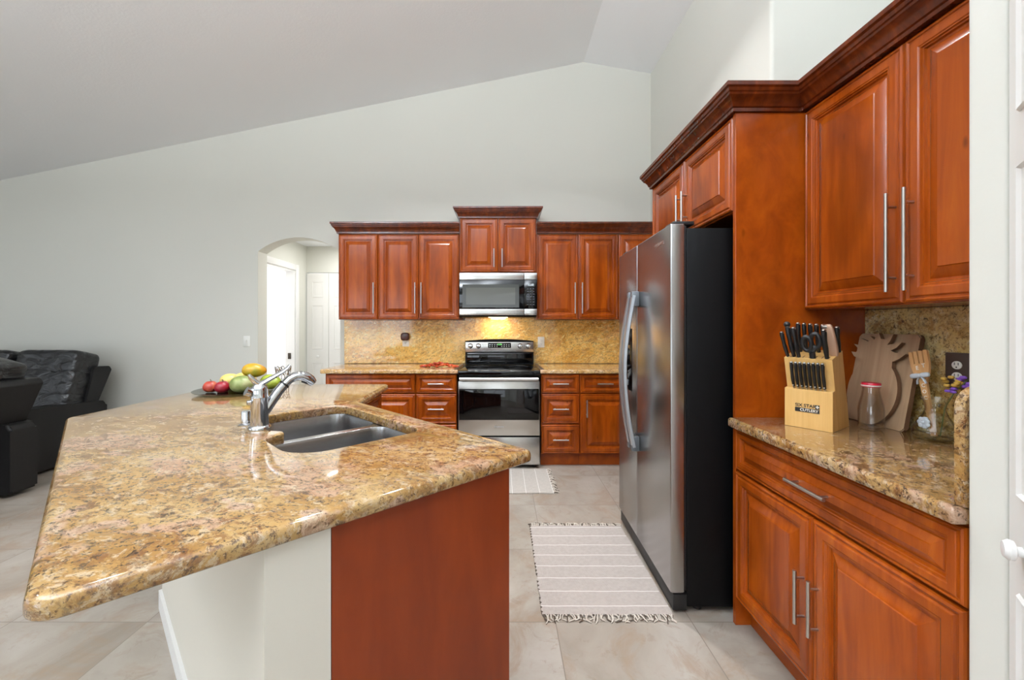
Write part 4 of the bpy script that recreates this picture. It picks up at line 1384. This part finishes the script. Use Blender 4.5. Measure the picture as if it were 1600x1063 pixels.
for k in range(8):
    t = knife('steak_knife', '%s steak knife of the low row counting from the refrigerator side' % order[k], 0.030 + 0.0146 * k, 0.0035, 0.160, 0.098, 0.0056, 'steak knives in the front row of the block', 'knife', None, 'handle_grey')
    MB().cyl((0, -0.009, 0.004), (0, -0.0065, 0.004), 0.0026, 8).build('rivet', M['nickel'], t)

# ------------------------------------------------------------------ glass bottle
bt = thing('glass_bottle', 'empty clear glass bottle with red lid beside the knife block', 'bottle', (1.424, 1.602, CZ))
MB().lathe([(0.0, 0.003), (0.030, 0.0), (0.0385, 0.004), (0.0405, 0.012), (0.0405, 0.075), (0.037, 0.100), (0.030, 0.128), (0.0265, 0.150), (0.0265, 0.170), (0.0235, 0.170), (0.0235, 0.150), (0.027, 0.127), (0.034, 0.099), (0.0375, 0.075), (0.0375, 0.014), (0.030, 0.009), (0.0, 0.010)], seg=36, caps=False).build('body', M['glass'], bt, 60)
ld = MB().lathe([(0.0295, 0.163), (0.0300, 0.166), (0.0300, 0.176), (0.0285, 0.179), (0.0, 0.180)], seg=32).build('lid', M['red'], bt)
MB().lathe([(0.0302, 0.166), (0.0306, 0.167), (0.0306, 0.170), (0.0302, 0.171)], seg=32).build('lid_band', M['white_plastic'], ld)

# ------------------------------------------------------------------ cutting boards leaning on the splash
def lean_board(mb, name, mat, label, x_base, y0, tilt, cat='cutting board'):
    """board outlined in local (x along -Y world, z up), thickness behind it; base edge at x_base"""
    o = mb.build(name, mat, None, 30)
    o.data.materials.append(M['board_edge'])
    for f in o.data.polygons:
        if abs(f.normal.y) < 0.5:
            f.material_index = 1
    o.matrix_world = Matrix.Translation((x_base, y0, CZ)) @ Matrix.Rotation(RIGHT, 4, 'Z') @ Matrix.Rotation(-tilt, 4, 'X')
    return tag(o, label, cat)


rb_ = fillet([(0, 0), (0.265, 0), (0.265, 0.372), (0, 0.372)], 0.014, 5)
mb = MB().prism_y(rb_, 0.0, 0.018)
bmesh.ops.bevel(mb.bm, geom=[e for e in mb.bm.edges if any(len(f.verts) > 4 for f in e.link_faces)], offset=0.003, segments=2, affect='EDGES')
lean_board(mb, 'cutting_board', M['board'], 'plain rectangular wooden cutting board leaning on the splash behind the pineapple board', 1.500, 1.818, math.radians(10.6))
# pineapple outline: round body, flared leafy crown with deep notches
body = []
for k in range(31):
    a = math.radians(50) - math.radians(280) * k / 30 + 0
    body.append((0.115 + 0.112 * math.cos(a), 0.135 + 0.135 * math.sin(a)))
crown_pts = [(0.040, 0.262), (0.006, 0.272), (-0.012, 0.292), (0.012, 0.290), (0.020, 0.306), (-0.006, 0.326), (0.018, 0.322), (0.034, 0.330), (0.022, 0.352), (0.044, 0.345), (0.062, 0.338), (0.068, 0.362), (0.088, 0.348), (0.104, 0.376), (0.118, 0.352), (0.140, 0.350), (0.168, 0.372), (0.160, 0.345), (0.150, 0.328), (0.176, 0.334), (0.208, 0.340), (0.190, 0.318), (0.168, 0.306), (0.186, 0.300), (0.232, 0.296), (0.210, 0.276), (0.184, 0.262)]
outl = list(reversed(body))  # counter-clockwise
poly = outl + list(reversed(crown_pts))
# orientation and start are fixed by angle so that the outline does not cross itself
mb = MB().prism_y(poly, 0.0, 0.016)
lean_board(mb, 'pineapple_cutting_board', M['board'], 'wooden cutting board shaped like a pineapple with a leafy crown', 1.476, 1.806, math.radians(10.6))

# ------------------------------------------------------------------ flask with wooden fork and flowers
vs = thing('glass_flask', 'clear wide-bottomed glass flask holding a wooden fork', 'flask', (1.516, 1.452, CZ))
MB().lathe([(0.0, 0.004), (0.040, 0.0), (0.055, 0.006), (0.062, 0.020), (0.060, 0.036), (0.048, 0.060), (0.034, 0.084), (0.027, 0.106), (0.029, 0.126), (0.037, 0.146), (0.0355, 0.147), (0.0272, 0.127), (0.0252, 0.106), (0.032, 0.083), (0.046, 0.059), (0.058, 0.036), (0.0598, 0.020), (0.053, 0.009), (0.040, 0.006), (0.0, 0.008)], seg=36, caps=False).build('body', M['flask_glass'], vs, 60)
mb = MB()
rr = random.Random(11)
for k in range(7):
    a = 2 * math.pi * k / 7
    mb.sup((-0.052 + rr.uniform(-0.003, 0.002), -0.012 + 0.013 * math.cos(a), 0.062 + 0.013 * math.sin(a)), (0.004, 0.010, 0.008), 0.8, 10, 6)
mb.sup((-0.054, -0.012, 0.062), (0.006, 0.006, 0.006), 0.9, 10, 6)
mb.build('fabric_flower', M['ribbon'], vs, 60)
fk = thing('wooden_fork', 'wooden serving fork with a pale blue bow standing in the flask', 'fork', (1.512, 1.452, CZ + 0.012))
lm = Matrix.Rotation(math.radians(-90), 4, 'Z') @ Matrix.Rotation(math.radians(-13), 4, 'Y') @ Matrix.Rotation(math.radians(-2), 4, 'X')
fo = [(-0.008, 0.0), (0.008, 0.0), (0.010, 0.12), (0.013, 0.190), (0.028, 0.222), (0.034, 0.250), (0.036, 0.300)]
tines = []
for c in (0.027, 0.009, -0.009, -0.027):
    tines += [(c + 0.0068, 0.300), (c - 0.0060, 0.303)]
    if c > -0.02:
        tines += [(c - 0.0068, 0.256), (c - 0.0112, 0.256)]
fo = fo[:-1] + [(0.0345, 0.256)] + tines + [(-0.034, 0.250), (-0.028, 0.222), (-0.013, 0.190), (-0.010, 0.12)]
mb = MB().prism_y(fo, -0.004, 0.004).xf(lm)
mb.build('handle_and_tines', M['tan_wood'], fk, 30)
mb = MB()
for s in (-1, 1):
    mb.sup((s * 0.018, -0.010, 0.212), (0.017, 0.007, 0.009), 0.7, 14, 8)
    mb.tube([(0, -0.008, 0.212), (s * 0.012, -0.010, 0.196), (s * 0.016, -0.008, 0.182)], [0.004, 0.005, 0.005], 6, 0.4)
mb.sup((0, -0.012, 0.212), (0.007, 0.007, 0.008), 0.8, 10, 6)
mb.xf(lm)
mb.build('bow', M['ribbon'], fk, 60)
for ch, z, x, s in (('E', 0.240, -0.010, 0.020), ('T', 0.246, 0.014, 0.020), ('C', 0.176, 0.0, 0.018), ('O', 0.154, 0.0, 0.018), ('C', 0.132, 0.0, 0.018)):
    text('lettering', ch, s, M['white_ink'], fk, lm @ Matrix.Translation((x, -0.0046, z)) @ FRONT, 0.0004)
fl = thing('flower_sprig', 'purple and golden flower sprig in the flask next to the outlet', 'flowers', (1.522, 1.442, CZ + 0.014))
MB().tube([(0, 0, 0), (0.01, -0.006, 0.10), (0.022, -0.030, 0.165), (0.030, -0.060, 0.205)], 0.002, 6).build('stem', M['leaf'], fl)
mp, mg = MB(), MB()
for k in range(9):
    a = rr.uniform(0, 6.28)
    mp.sup((0.028 + rr.uniform(-0.012, 0.008), -0.058 + 0.018 * math.cos(a), 0.195 + 0.016 * math.sin(a)), (0.007, 0.010, 0.006), 0.8, 10, 6)
    mg.sup((0.022 + rr.uniform(-0.010, 0.008), -0.018 + 0.022 * math.cos(a), 0.192 + 0.015 * math.sin(a)), (0.007, 0.009, 0.006), 0.8, 10, 6)
for k in range(5):
    mp.sup((0.016 + rr.uniform(-0.01, 0.01), -0.024 + rr.uniform(-0.012, 0.012), 0.162 + rr.uniform(-0.008, 0.008)), (0.006, 0.009, 0.005), 0.8, 10, 6)
mp.build('purple_petals', M['purple'], fl, 60)
mg.build('golden_petals', M['gold_petal'], fl, 60)
